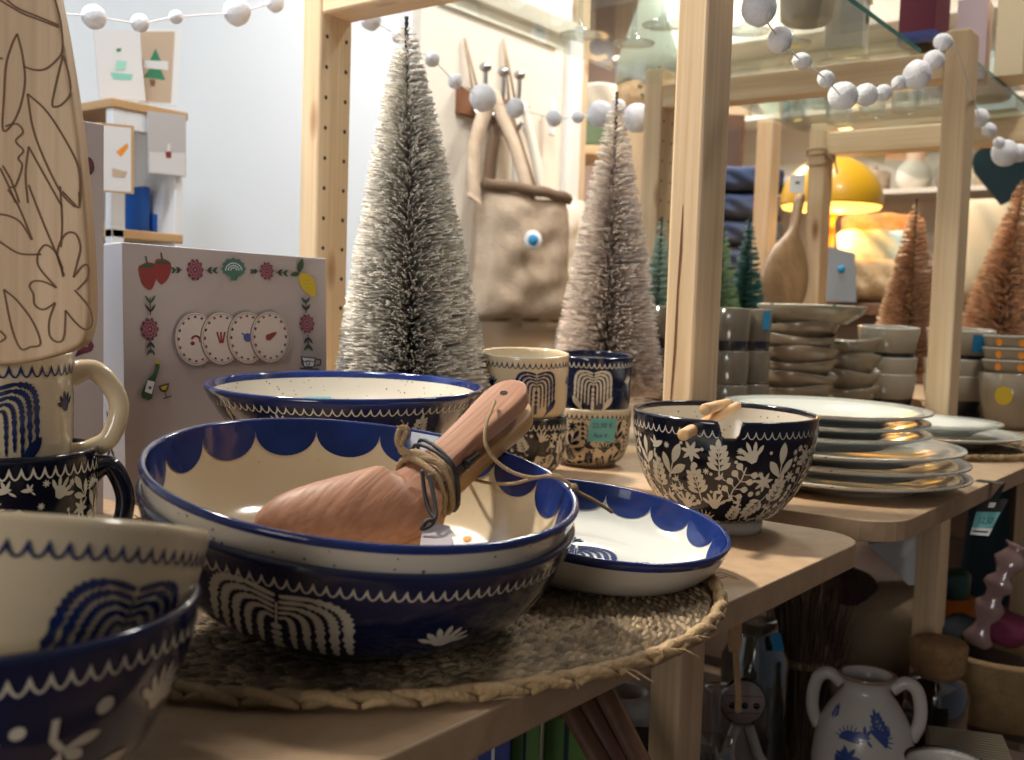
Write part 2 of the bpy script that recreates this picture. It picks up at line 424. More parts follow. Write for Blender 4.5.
def text2d(s, size):
    cu = bpy.data.curves.new('t', 'FONT'); cu.body = s; cu.size = size; cu.resolution_u = 3; ob = bpy.data.objects.new('t', cu); COL.objects.link(ob)
    dg = bpy.context.evaluated_depsgraph_get(); me = bpy.data.meshes.new_from_object(ob.evaluated_get(dg))
    vs = [(v.co.x, v.co.y) for v in me.vertices]; fs = [tuple(p.vertices) for p in me.polygons]
    bpy.data.objects.remove(ob); bpy.data.curves.remove(cu); bpy.data.meshes.remove(me); return vs, fs
# ------------------------------------------------------------------ the room
def sbox(name, x0, x1, y0, y1, z0, z1, m, bev=0):
    return struct(MB().box(x0, x1, y0, y1, z0, z1, 0, bev).build(name, m))
sbox('floor', -2.5, 5.3, -2.2, 3.9, -.05, 0, m_floor)
sbox('ceiling', -2.5, 5.3, -2.2, 3.9, 2.75, 2.8, m_ceil)
sbox('wall_back', -2.5, 2.62, 1.80, 1.90, 0, 2.75, m_wall)
sbox('wall_rear', 2.62, 5.3, 3.8, 3.9, 0, 2.75, m_wall)
sbox('wall_far', 5.2, 5.3, -2.2, 3.9, 0, 2.75, m_farwall)
sbox('wall_left', -2.5, -2.4, -2.2, 1.8, 0, 2.75, m_wall)
sbox('added_dark_panel', .3, 2.98, 1.30, 1.32, .0, .70, m_darkbrown)  # invented panel, added to keep the background below the shelves dark
# cream cupboard door with its frame on the back wall
mb = MB(); mb.box(1.93, 2.55, 1.772, 1.80, .1, 1.815)
dr = struct(mb.build('door_1', m_door))
for nm, a in (('door_frame', (1.93, 2.62, 1.755, 1.772, 1.775, 1.825)), ('door_frame', (2.55, 2.62, 1.755, 1.80, .1, 1.775)), ('door_frame', (1.985, 2.50, 1.764, 1.772, 1.735, 1.745))):
    MB().box(*a, bev=.004).build(nm, m_trim if a[0] > 2.5 else m_door, dr)
q = GB(552, 118, 1.75)
MB().box(q.x-.012, q.x+.012, 1.742, 1.757, q.z-.05, q.z+.05, 0, .004).build('door_latch', m_trim, dr)

# ------------------------------------------------------------------ pine shelf frames and fibreboard shelves
def frame(A, YF, YB, HA, HB, top, rung_z0, rung_z1, label, holes):
    t = thing('shelf_frame', label, 'shelf frame', (A, 0, 0), None, 'pine shelf frames')
    for y in (YF, YB):
        mb = MB().box(-HA, HA, y-HB, y+HB, 0, top, 0, .003)
        if y == YB and holes:
            for k in range(38):
                z = .83+.0378*k*.98
                if z > min(top, rung_z0)-.02: break
                for x in (-.016, .0165):
                    n = 10; c = [(x+.0026*math.cos(2*PI*i/n), y-HB-.0003, z+.0026*math.sin(2*PI*i/n)) for i in range(n)]
                    mb.add(c, [tuple(range(n))], 1)
        if y == YF and holes:                # long drying crack down the near post
            cr_ = [GA(683, 205, A-HA), GA(681, 250, A-HA), GA(678, 290, A-HA), GA(675, 350, A-HA), GA(671, 400, A-HA)]
            for (p, a), (q, b) in zip(zip(cr_, (.0004, .0014, .0011, .0014)), zip(cr_[1:], (.0014, .0011, .0014, .0009))):
                mb.add([(-HA-.0003, p.y-a, p.z), (-HA-.0003, p.y+a, p.z), (-HA-.0003, q.y+b, q.z), (-HA-.0003, q.y-b, q.z)], [(0, 1, 2, 3)], 2, False)
        mb.build('post', [m_pine, m_hole, m_crack], t)
    MB().box(-HA+.001, HA-.001, YF+HB, YB-HB, rung_z0, rung_z1, 0, .003).build('rung', m_pineb, t)
    for z in (.781, .311):
        MB().box(-.055, .055, YF+HB, YB-HB, z-.035, z, 0, .003).build('shelf_ledge', m_pineb, t)
    return t
frame(.9215, .4785, 1.004, .0265, .0165, 1.95, 1.337, 1.395, 'pine frame with a tall thick post rising right beside the floral bowl with chopsticks', True)
frame(1.781, .470, 1.015, .0275, .019, 1.446, 1.372, 1.415, 'pine frame whose post ends below the pompom garland, behind the dinner plates', True)
f3 = frame(2.58, .48, 1.003, .03, .021, 1.47, 1.393, 1.447, 'pine frame with jute tied round its post, in front of the yellow lamp', False)
# jute tied round the third frame's rear post
mb = MB()
HA, HB, YB = .03, .021, 1.003
for z0, sl in ((1.405, .02), (1.395, -.02), (1.385, .03)):
    P = [(sx*(HA+.003), YB+sy*(HB+.003), z0+sl*sx*.5) for sx, sy in ((-1, -1), (1, -1), (1, 1), (-1, 1))]
    mb.tube(catmull(P, 3, True), .003, 6, closed=True)
mb.tube([(-HA-.003, YB-HB-.003, 1.40), (-HA-.006, YB-HB-.03, 1.37), (-HA-.004, YB-HB-.035, 1.345)], .0025, 6)
mb.build('jute_tie', m_twine, f3)
def rounded(x0, x1, y0, y1, r, n=6):
    P = []
    for cx, cy, a0 in ((x1-r, y1-r, 0), (x0+r, y1-r, PI/2), (x0+r, y0+r, PI), (x1-r, y0+r, 1.5*PI)):
        for i in range(n+1): P.append((cx+r*math.cos(a0+PI/2*i/n), cy+r*math.sin(a0+PI/2*i/n)))
    return P
def slab(P, z0, z1, bev=.0012):
    bm = bmesh.new(); f = bm.faces.new([bm.verts.new((x, y, z0)) for x, y in P])
    r = bmesh.ops.extrude_face_region(bm, geom=[f]); vs = [g for g in r['geom'] if isinstance(g, bmesh.types.BMVert)]
    for v in vs: v.co.z = z1
    bmesh.ops.recalc_face_normals(bm, faces=bm.faces)
    if bev:
        es = [e for e in bm.edges if abs(e.verts[0].co.z-e.verts[1].co.z) < 1e-6]
        bmesh.ops.bevel(bm, geom=es, offset=bev, segments=2, affect='EDGES', profile=.5)
    return bm
def shelf(x0, x1, z, label, y0=.2845, th=.0195, m=None):
    o = MB().bm(slab(rounded(x0, x1, y0, 1.06, .045), z-th, z)).build('fibreboard_shelf', m or m_mdf)
    return tag(o, label, 'shelf', 'fibreboard shelves')
shelf(-.60, .888, .80, 'fibreboard shelf holding the blue bowls and the woven mat, nearest board')
shelf(.954, 1.742, .80, 'fibreboard shelf holding the white dinner plates, rounded front corner beside the gap')
shelf(1.83, 2.56, .80, 'fibreboard shelf under the striped bowls behind the dinner plates')
shelf(2.64, 3.4, .80, 'fibreboard shelf under the flower-painted bowls furthest along the row')
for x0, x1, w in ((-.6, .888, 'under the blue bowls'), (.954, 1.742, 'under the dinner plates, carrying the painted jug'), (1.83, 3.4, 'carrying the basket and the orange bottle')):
    shelf(x0, x1, .33, 'dark low shelf '+w, .24, m=m_darkbrown)
# glass shelves on top of the rungs
for x0, x1, zz, lb in ((.935, 1.768, 1.418, 'glass shelf with green edge holding goblets, above the silver trees'), (1.80, 2.585, 1.4475, 'glass shelf with green edge beyond the post that has the pompom garland'), (2.61, 3.5, 1.4475, 'glass shelf furthest back above the yellow lamp')):
    y0 = .53 if x0 < 1 else .505
    mb = MB(); mb.box(x0, x1, y0, 1.03, zz, zz+.008)
    n = len(mb.f)
    for i in range(n):
        vv = [Vector(mb.v[k]) for k in mb.f[i]]; nn = (vv[1]-vv[0]).cross(vv[2]-vv[0])
        if abs(nn.z) < 1e-9 and nn.y < -1e-9: mb.m[i] = 1
    tag(mb.build('glass_shelf', [m_glass, m_glassedge]), lb, 'glass shelf', 'glass shelves')

# ------------------------------------------------------------------ round woven mats
def mat(c, R, z, label, seed, rings=None):
    rnd = random.Random(seed); t = thing('woven_mat', label, 'mat', (c[0], c[1], z), None, 'woven seagrass mats')
    mb = MB(); pitch = .0043; k = 0; r = .004
    mb.lathe([(0, .0005), (R-.006, .0005), (R-.006, .0035), (0, .0035)], 48, 0)
    while r < R-.008:
        n = max(5, int(2*PI*r/.0095)); off = rnd.random()
        for i in range(n):
            a = 2*PI*(i+off+rnd.uniform(-.1, .1))/n; L = 2*PI*r/n*.62; tw = rnd.uniform(-.35, .35)+.3; rr = r+rnd.uniform(-.0006, .0006)
            cx, cy = rr*math.cos(a), rr*math.sin(a); ux, uy = -math.sin(a+tw), math.cos(a+tw); px, py = uy, -ux
            h = rnd.uniform(.0042, .0056); w = .0021*rnd.uniform(.8, 1.15); vs = []
            for s, ws, hh in ((-1, .35, .003), (-.5, .95, h*.9), (.1, 1.0, h), (.6, .85, h*.85), (1, .3, .003)):
                for e, zh in ((-1, .0018), (-.5, hh*.9), (.5, hh*.9), (1, .0018)): vs.append((cx+ux*L*s+px*w*ws*e, cy+uy*L*s+py*w*ws*e, zh if abs(e) == 1 else hh))
            fs = [(q*4+j, q*4+j+1, q*4+j+5, q*4+j+4) for q in range(4) for j in range(3)]
            mb.add(vs, fs, 0)
        r += pitch; k += 1
    mb.build('woven_disc', m_seagrass, t)
    mb = MB(); n = int(2*PI*R/.026)
    for i in range(n):
        for ph in (0, 1):
            pts = []
            for j in range(9):
                u = j/8; a = 2*PI*(i+u*1.45+ph*.5)/n; s = math.sin(PI*u)
                pts.append(((R+(-.003+.0065*u)*(1 if ph else -1)+rnd.uniform(-.0007, .0007))*math.cos(a), (R+(-.003+.0065*u)*(1 if ph else -1))*math.sin(a), .0035+.0035*s+rnd.uniform(-.0004, .0004)))
            mb.tube(pts, [.0013+.0021*math.sin(PI*j/8)**.7 for j in range(9)], 6)
    for i in range(60):
        a = rnd.uniform(0, 2*PI); p = Vector((R*math.cos(a), R*math.sin(a), .006)); d = Vector((math.cos(a)+rnd.uniform(-1, 1), math.sin(a)+rnd.uniform(-1, 1), rnd.uniform(-.2, .5)))
        mb.tube([p, p+d*.006+Vector((0, 0, .002)), p+d*.012], .0004, 3)
    mb.build('braided_edge', m_rope, t); return t
mat((.492, .490), .2325, .80, 'round woven seagrass mat under the blue bowls and the shallow dish', 3)
mat((1.60, .435), .142, .80, 'round woven seagrass mat under the white plates at the shelf edge beside the post', 5)
# ------------------------------------------------------------------ blue and cream ceramics
MATS = [m_navy, m_cream, m_blue, m_paintcream, m_paintnavy, m_creamsp, m_white, m_navy2, m_paintblk, m_beigeout]
NV, CR, BL, PC, PN, CS, WH, NB, PB, BO = range(10)
def bowl_thing(mb, name, label, cat, loc, rot=None, group=None):
    return tag(mb.build(name, MATS, None, loc, rot), label, cat, group)

# --- nested cereal bowls, nearest to the camera
CB = [(.034, 0), (.036, .004), (.046, .010), (.058, .023), (.067, .041), (.0725, .058), (.0755, .075)]
p = G(-8, 800, .8); CB = [(r, z*.945) for r, z in CB]
c = W(-19, 593, .375); c.z = .80
th = thcam(c)
mb, so, si = vessel(CB, .0045, NV, CR, NV)
so.paint(mb, loops(2*PI*.0755, .0062, .0052, .0009, -.0055), 0, PC, rref=.0755)
for nm, ang, d, s, rot in (('fan', 51, .031, .0165, -.35), ('bough', 32, .0555, .018, .25), ('paw', 20, .036, .0155, .1), ('dot', 30, .0215, .0032, 0), ('paw', -4, .036, .015, .5), ('bough', -20, .052, .017, -.2), ('fan', -32, .03, .0125, .2), ('feathers', 85, .035, .014, .3), ('dot', 8, .024, .0025, 0), ('fan', 120, .03, .0125, 0), ('bough', 60, .060, .012, .4)):
    so.paint(mb, put(MOT[nm], 0, -d, s, rot), th+math.radians(ang), PC)
bowl_thing(mb, 'cereal_bowl', 'navy cereal bowl with cream fan and leaf motifs, under the tilted cream bowl', 'bowl', c, None, 'cereal bowls')
mb, so, si = vessel(CB, .0045, CR, CS, CR)
so.paint(mb, loops(2*PI*.0755, .0062, .0048, .0010, -.0065), 0, PN, rref=.0755)
for ang in (37, -52, 125): so.paint(mb, put(MOT['palm'], 0, -.040, .0225, 0, 1.12), th+math.radians(ang), PN)
for ang in (-8, 78): so.paint(mb, put(MOT['feathers'], 0, -.05, .013, .5), th+math.radians(ang), PN)
up = thing('cereal_bowl', 'cream cereal bowl with a blue palm, tipped inside the navy bowl nearest the camera', 'bowl', c+Vector((0, 0, .0262))-F0*.004-R0*.001, tilt(-15, 0.3), 'cereal bowls')
mb.build('bowl_body', MATS, up)
mb = MB(); a0 = th+PI-.42; qq = [si.at(d)[0] for d in (.004, .012, .020)]
vsx = []
for i in range(7):
    for q in qq: a = a0-.25*i/6; vsx.append(((q.x-.0006)*math.cos(a), (q.x-.0006)*math.sin(a), q.y))
mb.add(vsx, [(i*3+j, i*3+3+j, i*3+4+j, i*3+1+j) for i in range(6) for j in range(2)])
o = mb.build('price_sticker', m_teal, up); o['label'] = 'teal price sticker'

# --- big salad bowls on the mat
SB = [(.074, 0), (.078, .003), (.094, .0125), (.1055, .027), (.1135, .044), (.1185, .0595)]
SB = [(r*.985, z) for r, z in SB]
c = W(352.5, 492, .577); c = Vector((c.x, c.y, .8065)); th = thcam(c); rt = tilt(6.1, 6.3)
c += Vector((0, 0, .0110))
mb, so, si = vessel(SB, .0042, NV, CR, NV)
so.paint(mb, loops(2*PI*.1167, .0060, .0052, .0009, -.0062), 0, PC, rref=.1167)
for nm, ang, d, s, rot, sx in (('palm', -20, .037, .0245, -.10, 1.35), ('fan', 24, .043, .0150, -.05, 1.15), ('feathers', 61, .036, .019, .45, 1), ('feathers', 2, .066, .008, .0, 1.4), ('sprig', -3, .066, .008, 1.2, 1), ('paw', -55, .036, .016, .3, 1), ('star', 40, .062, .006, 0, 1), ('palm', 96, .037, .0245, 0, 1.35), ('fan', -90, .040, .016, 0, 1)):
    so.paint(mb, put(MOT[nm], 0, -d, s, rot, sx), th+math.radians(ang), PC)
bowl_thing(mb, 'salad_bowl', 'navy salad bowl with cream palm and fan motifs, lower of the pair on the mat', 'bowl', c, rt, 'salad bowls on the mat')
mb, so, si = vessel(SB, .0042, CS, CR, BL, rimw=1)
n = 17; ri = si.p[0].x; wd_ = 2*PI*ri/n
ring = [[Vector((u*wd_*n/120, -.0003)), Vector((u*wd_*n/120, -.0062)), Vector(((u+1)*wd_*n/120, -.0062)), Vector(((u+1)*wd_*n/120, -.0003))] for u in range(120)]
si.paint(mb, ring, 0, BL, inside=True, rref=ri)
for k in range(n):
    P = [Vector((wd_*.5*math.cos(PI+PI*i/16)*1.0, -.0055-.0165*abs(math.sin(PI*i/16))**.9)) for i in range(17)]
    si.paint(mb, [P], th+PI+.09+2*PI*k/n, BL, inside=True, rref=ri, off=.0005)
salad_up = thing('salad_bowl', 'open cream salad bowl with blue scalloped rim holding the wooden servers', 'bowl', c+rt @ Vector((0, 0, .0135)), rt, 'salad bowls on the mat')
mb.build('bowl_body', MATS, salad_up)
RT_S, C_S = rt, c+rt @ Vector((0, 0, .0135))

# --- shallow dish leaning beside the salad bowls
DB = [(.054, 0), (.057, .0025), (.074, .009), (.0855, .020), (.0915, .0345)]
c = W(596, 520, .715); th = thcam(c); rt = tilt(5.8, 6.0); c = c - rt @ Vector((0, 0, .0335))
mb, so, si = vessel(DB, .0036, BO, WH, BL, rimw=2)
n = 15; ri = si.p[0].x; wd_ = 2*PI*ri/n
si.paint(mb, [[Vector((u*wd_*n/120, -.0003)), Vector((u*wd_*n/120, -.0072)), Vector(((u+1)*wd_*n/120, -.0072)), Vector(((u+1)*wd_*n/120, -.0003))] for u in range(120)], 0, BL, inside=True, rref=ri)
for k in range(n):
    P = [Vector((wd_*.5*math.cos(PI+PI*i/16), -.0065-.0150*abs(math.sin(PI*i/16))**.9)) for i in range(17)]
    si.paint(mb, [P], th+PI+.12+2*PI*k/n, BL, inside=True, rref=ri, off=.0005)
def flat_paint(mb, polys, ctr, ang, z, mat):
    vs, fs = fine(polys, .02); ca, sa = math.cos(ang), math.sin(ang)
    mb.add([(ctr[0]+u*ca-v*sa, ctr[1]+u*sa+v*ca, z) for u, v in vs], fs, mat)
ang = HD-PI/2; fl = si.p[-1].y+.0006
for nm, x, y, s, r_ in (('palm', -.010, .004, .027, -.1), ('bough', .022, -.008, .014, .45), ('bough', .033, .002, .014, .5), ('sprig', -.034, -.02, .014, 1), ('bough', .000, -.026, .012, .2), ('fan', -.012, .036, .014, 0)):
    flat_paint(mb, put(MOT[nm], x, y, s, r_), (0, 0), ang, fl, PN)
bowl_thing(mb, 'serving_dish', 'shallow white dish with blue scalloped rim leaning right of the salad bowls', 'dish', c, rt)

# --- deep bowl behind, in front of the tree
RB = [(.056, 0), (.058, .004), (.060, .025), (.069, .045), (.087, .068), (.1055, .092), (.1175, .112)]
c = W(347, 384, .90); c.z = .80; th = thcam(c)
mb, so, si = vessel(RB, .0045, NV, CS, BL)
so.paint(mb, loops(2*PI*.1205, .0075, .0058, .0011, -.0060), 0, PC, rref=.1205)
for k, nm in enumerate(('fan5', 'fan', 'sprig', 'fan5', 'fan', 'tulip', 'fan5', 'fan', 'sprig', 'fan5', 'fan', 'tulip')):
    so.paint(mb, put(MOT[nm], 0, -.0255-(.004 if nm == 'fan' else 0), .0140, .12*(-1)**k), th+2*PI*(k-.9)/12, PC)
    so.paint(mb, put(MOT['paw'], 0, -.062, .011, .3), th+2*PI*(k-.4)/12, PC)
t = thing('serving_bowl', 'deep navy bowl with speckled white inside, standing before the silver tree', 'bowl', c, tilt(1.8, 0))
mb.build('bowl_body', MATS, t)
mb = MB(); vsx = []; a0 = th+.30*-1
for i in range(9):
    for d in (.026, .038):
        q = si.at(d)[0]; a = th+PI+.42-.28*i/8; vsx.append(((q.x-.0008)*math.cos(a), (q.x-.0008)*math.sin(a), q.y))
mb.add(vsx, [(i*2, i*2+2, i*2+3, i*2+1) for i in range(8)]); o = mb.build('price_sticker', m_teal, t); o['label'] = 'teal price sticker'

# --- floral noodle bowl with notch and chopsticks
c = G(717, 526, .8); th = thcam(c); c += Vector((-.004, -.004, 0))
NBW = [(.0355, .011), (.046, .0165), (.057, .028), (.067, .045), (.0735, .064), (.0772, .084), (.0782, .100)]
th_n = th+math.radians(3.5)
def notch(r, z, a):
    da = math.atan2(math.sin(a-th_n), math.cos(a-th_n))*.079
    if r > .055 and abs(da) < .0088:
        e = max(0, (abs(da)-.0045)/.0043); lim = .0885+.0125*(1-math.sqrt(max(0, 1-e*e)))
        z = min(z, lim)
    return r, z
mb, so, si = vessel(NBW, .0042, NB, CS, NB, seg=220, fn=notch, n=8)
W_ = 2*PI*.078
pl = scatter(W_, .083, FLOR, [.0185, .0150, .0098, .0060, .0032], tries=9000, gap=.80, seed=4, y0=-.0155)
def skipn(polys, u0, hw, dmax):
    return [q for q in polys if not (abs(((sum(v.x for v in q)/len(q)-u0+W_/2) % W_)-W_/2) < hw and sum(v.y for v in q)/len(q) > -dmax)]
# motif coordinates shrink with the radius so they keep their shape low on the bowl
so.paint(mb, skipn(pl, W_/2, .0105, .0165), th_n-PI, PB+0 if False else PC, rref=.078)
so.paint(mb, skipn(loops(W_, .0068, .0055, .0007, -.006), W_/2, .0092, .02), th_n-PI, PC, rref=.078)
nb_t = thing('noodle_bowl', 'dark floral noodle bowl with a notched rim holding two bamboo chopsticks', 'bowl', c, tilt(1.5, 0))
mb.build('bowl_body', MATS, nb_t)
mb = MB(); mb.lathe([(0, 0.002), (.031, .002), (.0325, 0), (.0355, 0), (.0362, .003), (.0365, .0118), (0, .0118)], 64, 0); o = mb.build('foot_ring', m_creamsp, nb_t); o['label'] = 'cream foot ring'
for k, (xa, ya, da, xb, yb, db, lb) in enumerate(((683, 435, .812, 737, 406, .96, 'lower bamboo chopstick lying in the notch of the floral bowl, its butt sticking out'), (705, 409.5, .838, 728, 403, .97, 'upper bamboo chopstick, its butt end above the notch of the floral bowl'))):
    a, b = W(xa, ya, da), W(xb, yb, db); d = (b-a).normalized()
    mb = MB(); mb.tube([a, a+d*.0008, a+(b-a)*.5, b], [.0040, .0048, .0046, .0040], 14)
    tag(mb.build('chopstick', m_stick), lb, 'chopstick', 'chopsticks in the floral bowl')

# --- cups and mugs
CUP = [(.026, 0), (.034, .003), (.044, .013), (.050, .030), (.0520, .052), (.0525, .078)]
def cup(name, label, loc, rot, outer, paintm, rim, style, s=1.0, ctrl=CUP, group=None, seed=1, inner=CS, th_off=0, ext=None, fill=.84):
    t = thing(name, label, 'cup' if name == 'cup' else 'mug', loc, rot, group); t.scale = (s, s, s)
    mb, so, si = vessel(ctrl, .0034, outer, inner, rim, seg=80); R = ctrl[-1][0]; H = ctrl[-1][1]; th = thcam(loc)+th_off; ww = 2*PI*R
    so.paint(mb, loops(ww, ww/round(ww/.0066), .0062, .0011, -.0052), 0, paintm, rref=R)
    if style == 'palm':
        for k in range(3):
            so.paint(mb, put(MOT['palm'], 0, -.0400, .0255, 0, .92), th+2*PI*k/3, paintm, rref=R)
            so.paint(mb, put(MOT['fan5'], 0, -.033, .012, .2), th+2*PI*(k+.5)/3, paintm, rref=R)
            for sg in (-1, 1): so.paint(mb, put(MOT['bough'], sg*.020, -.058, .012, sg*.75, sg), th+2*PI*k/3, paintm, rref=R)
    else:
        so.paint(mb, scatter(ww, .062, FLOR, [.0140, .0110, .0075, .0050, .0027], tries=6000, gap=fill, seed=seed, y0=-.0125), th, paintm, rref=R)
    mb.build('cup_body', MATS, t); return t, th, so
TOPC = [(.030, 0), (.040, .003), (.0485, .010), (.0512, .024), (.0520, .050), (.0525, .078)]
LOWC = [(r, z*.89) for r, z in CUP]
b1 = W(522, 440, 1.17); b1.z = .80
cup('cup', 'navy floral cup under the cream palm cup, behind the salad servers', b1, None, NB, PC, NB, 'flor', ctrl=LOWC, s=.935, group='cups by the silver trees', seed=5)
cup('cup', 'cream cup with a blue palm stacked on the navy floral cup', b1+Vector((0, 0, .0624)), tilt(4.5, 0), CR, PN, CR, 'palm', group='cups by the silver trees', th_off=.28, s=.935, ctrl=TOPC)
b2 = W(589, 440, 1.265); b2.z = .80
t2, th2, so2 = cup('cup', 'cream cup with dark floral pattern and teal price note, lower right of the cup stacks', b2, None, CR, PB, CR, 'flor', group='cups by the silver trees', seed=9, s=.93, ctrl=[(r, z*.95) for r, z in CUP])
cup('cup', 'navy cup with a white palm, topmost beside the cream palm cup', b2+Vector((0, 0, .0605)), tilt(3.5, 0), NV, PC, NV, 'palm', group='cups by the silver trees', th_off=.05, s=.92, ctrl=TOPC)
# handwritten price note on the cup
def note(t, so, th, d0, w, h, mat, lines, R, skew=.1, off=.0012):
    mb = MB(); vs = []
    for i in range(9):
        for j in range(2):
            u = -w/2+w*i/8+skew*h*(.5-j); q, n = so.at(d0+h*j); a = th+u/R; rr = q.x+off; vs.append((rr*math.cos(a), rr*math.sin(a), q.y))
    mb.add(vs, [(i*2, i*2+2, i*2+3, i*2+1) for i in range(8)]); o = mb.build('price_note', mat, t); o['label'] = 'handwritten price note'
    mb = MB()
    for s, size, x, y in lines:
        tv, tf = text2d(s, size); vs = []
        for (u, v) in tv:
            q, n = so.at(d0-(v+y)); a = th+(u+x+skew*(v+y+h/2))/R; rr = q.x+off+.0003; vs.append((rr*math.cos(a), rr*math.sin(a), q.y))
        mb.add(vs, tf)
    mb.build('handwriting', m_ink, o)
note(t2, so2, th2+.33, .0085, .036, .030, m_teal, [('22,50 €', .0085, -.0150, -.0118), ('Aus 4', .0075, -.0115, -.0240)], .0525, .12)
# left: cream mug on a navy floral mug
b3 = W(2, 449, .655); b3.z = .80
LC = [(.030, 0), (.038, .003), (.047, .013), (.0525, .032), (.0555, .058), (.0567, .085)]
def handle(t, th, R, z0, z1, out, r, m, flat=(1, 1)):
    P = [(R-.003, z1), (R+out*.45, z1+.004), (R+out*.88, z1-(z1-z0)*.18), (R+out, (z0+z1)/2+.002), (R+out*.80, z0+(z1-z0)*.2), (R+out*.42, z0+.003), (R-.003, z0-.002)]
    pts = [(p.x*math.cos(th), p.x*math.sin(th), p.z) for p in catmull([(a, 0, b) for a, b in P], 6)]
    k = len(pts); mb = MB(); mb.tube(pts, [r*(1+.45*max(abs(2*i/(k-1)-1)-.72, 0)/.28) for i in range(k)], 14, flat=flat); return mb.build('handle', m, t)
t3, th3, so3 = cup('mug', 'navy floral mug underneath the cream palm mug and the engraved board', b3, None, NB, PC, NB, 'flor', ctrl=LC, group='mugs at the wooden board', seed=12)
handle(t3, th3+PI/2-.15, .0545, .022, .070, .018, .006, m_navy2)
LT = [(.028, 0), (.036, .003), (.0430, .010), (.0455, .026), (.0458, .050), (.0460, .080)]
t4, th4, so4 = cup('mug', 'cream mug with a blue palm and thick handle, stacked under the engraved board', b3+Vector((-.0035, .003, .0645)), tilt(1, 0), CR, PN, CR, 'palm', ctrl=LT, group='mugs at the wooden board', th_off=.02)
handle(t4, th4+PI/2-.10, .0445, .016, .066, .0285, .0058, m_cream, (1, 1.1))

# ------------------------------------------------------------------ engraved wooden board standing on the mug
BD = .600
def bl(x, y): return Vector(((x+22)*BD/FPX, (352-y)*BD/FPX))
o0 = W(-22, 352, BD)
half = [(-22, 366), (20, 362), (55, 353), (78, 343), (86, 330), (89, 300), (85, 220), (74, 120), (61, 40), (53, 0), (42, -60), (20, -100), (-22, -112)]
hp = [Vector((p.x, p.y)) for p in catmull([(a, b, 0) for a, b in half], 5)]
out = [bl(x, y) for x, y in hp]; out += [Vector((-p.x, p.y-.000)) for p in out[-2:0:-1]]
bm = bmesh.new(); f = bm.faces.new([bm.verts.new((p.x, 0, p.y)) for p in out]); r = bmesh.ops.extrude_face_region(bm, geom=[f])
for g in r['geom']:
    if isinstance(g, bmesh.types.BMVert): g.co.y = .014
bmesh.ops.recalc_face_normals(bm, faces=bm.faces)
bmesh.ops.bevel(bm, geom=[e for e in bm.edges if abs(e.verts[0].co.y-e.verts[1].co.y) < 1e-6], offset=.0022, segments=3, affect='EDGES', profile=.5)
mb = MB().bm(bm, 0)
Z = 3.897
T1 = [[(65, 150), (85, 230), (95, 330), (75, 430), (40, 500), (10, 510), (15, 380), (22, 270), (45, 190), (65, 150)], [(-20, 15), (80, 70), (150, 95), (222, 120)], [(0, 0), (60, 50), (150, 85), (222, 112)], [(-30, 240), (10, 245)],
      [(90, 272), (130, 283), (170, 280), (210, 250), (238, 205), (232, 100), (205, 0)], [(240, 225), (215, 330), (200, 410), (215, 420), (240, 408), (270, 365), (262, 290), (240, 225)],
      [(105, 375), (180, 440), (260, 560), (305, 660), (308, 780)], [(105, 375), (125, 500), (170, 620), (235, 745), (290, 800)], [(20, 500), (65, 490), (88, 520), (60, 555), (90, 590), (70, 620), (85, 650), (60, 725), (40, 730)],
      [(110, 575), (98, 680), (108, 790)], [(110, 575), (170, 680), (240, 800)], [(0, 660), (30, 720), (60, 790)], [(10, 650), (45, 710), (75, 790)]]
T2 = [[(250, 325), (222, 240), (250, 168), (290, 160), (312, 210), (300, 270), (285, 330)], [(285, 330), (320, 285), (342, 285), (340, 330), (300, 378)], [(290, 378), (350, 450), (358, 512), (330, 530), (290, 500), (255, 458)], [(255, 458), (250, 560), (225, 582), (195, 560), (192, 500), (215, 430)],
      [(215, 430), (170, 458), (135, 440), (130, 400), (115, 370), (130, 350), (170, 350), (220, 372)], [(245, 330), (225, 250), (190, 212), (165, 215), (145, 255), (155, 300), (220, 372)], [(110, -20), (170, 130), (245, 300)], [(232, -20), (240, 120), (236, 215)], [(-30, 95), (30, 100), (80, 125), (122, 190)], [(-30, 180), (20, 215), (80, 245), (160, 245)],
      [(15, 385), (70, 430), (130, 510), (158, 590), (120, 605), (80, 612), (45, 530), (15, 385)], [(0, 545), (22, 570), (0, 588), (-30, 590)], [(30, 0), (70, 60), (125, 190)], [(240, 0), (280, 40), (305, 60), (305, 0)]]
for TT, oy in ((T1, 0), (T2, 190)):
    for s in TT:
        P = catmull([bl(x/Z, y/Z+oy).to_3d() for x, y in s], 5)
        for q in rib([(p.x, p.y) for p in P], .00115): mb.add([(v.x, -.0003, v.y) for v in q], [(0, 1, 2, 3)], 1)
tag(mb.build('serving_board', [m_board, m_engrave], None, o0, FACE), 'tall wooden board engraved with flowers and leaves, standing above the cream mug', 'board')
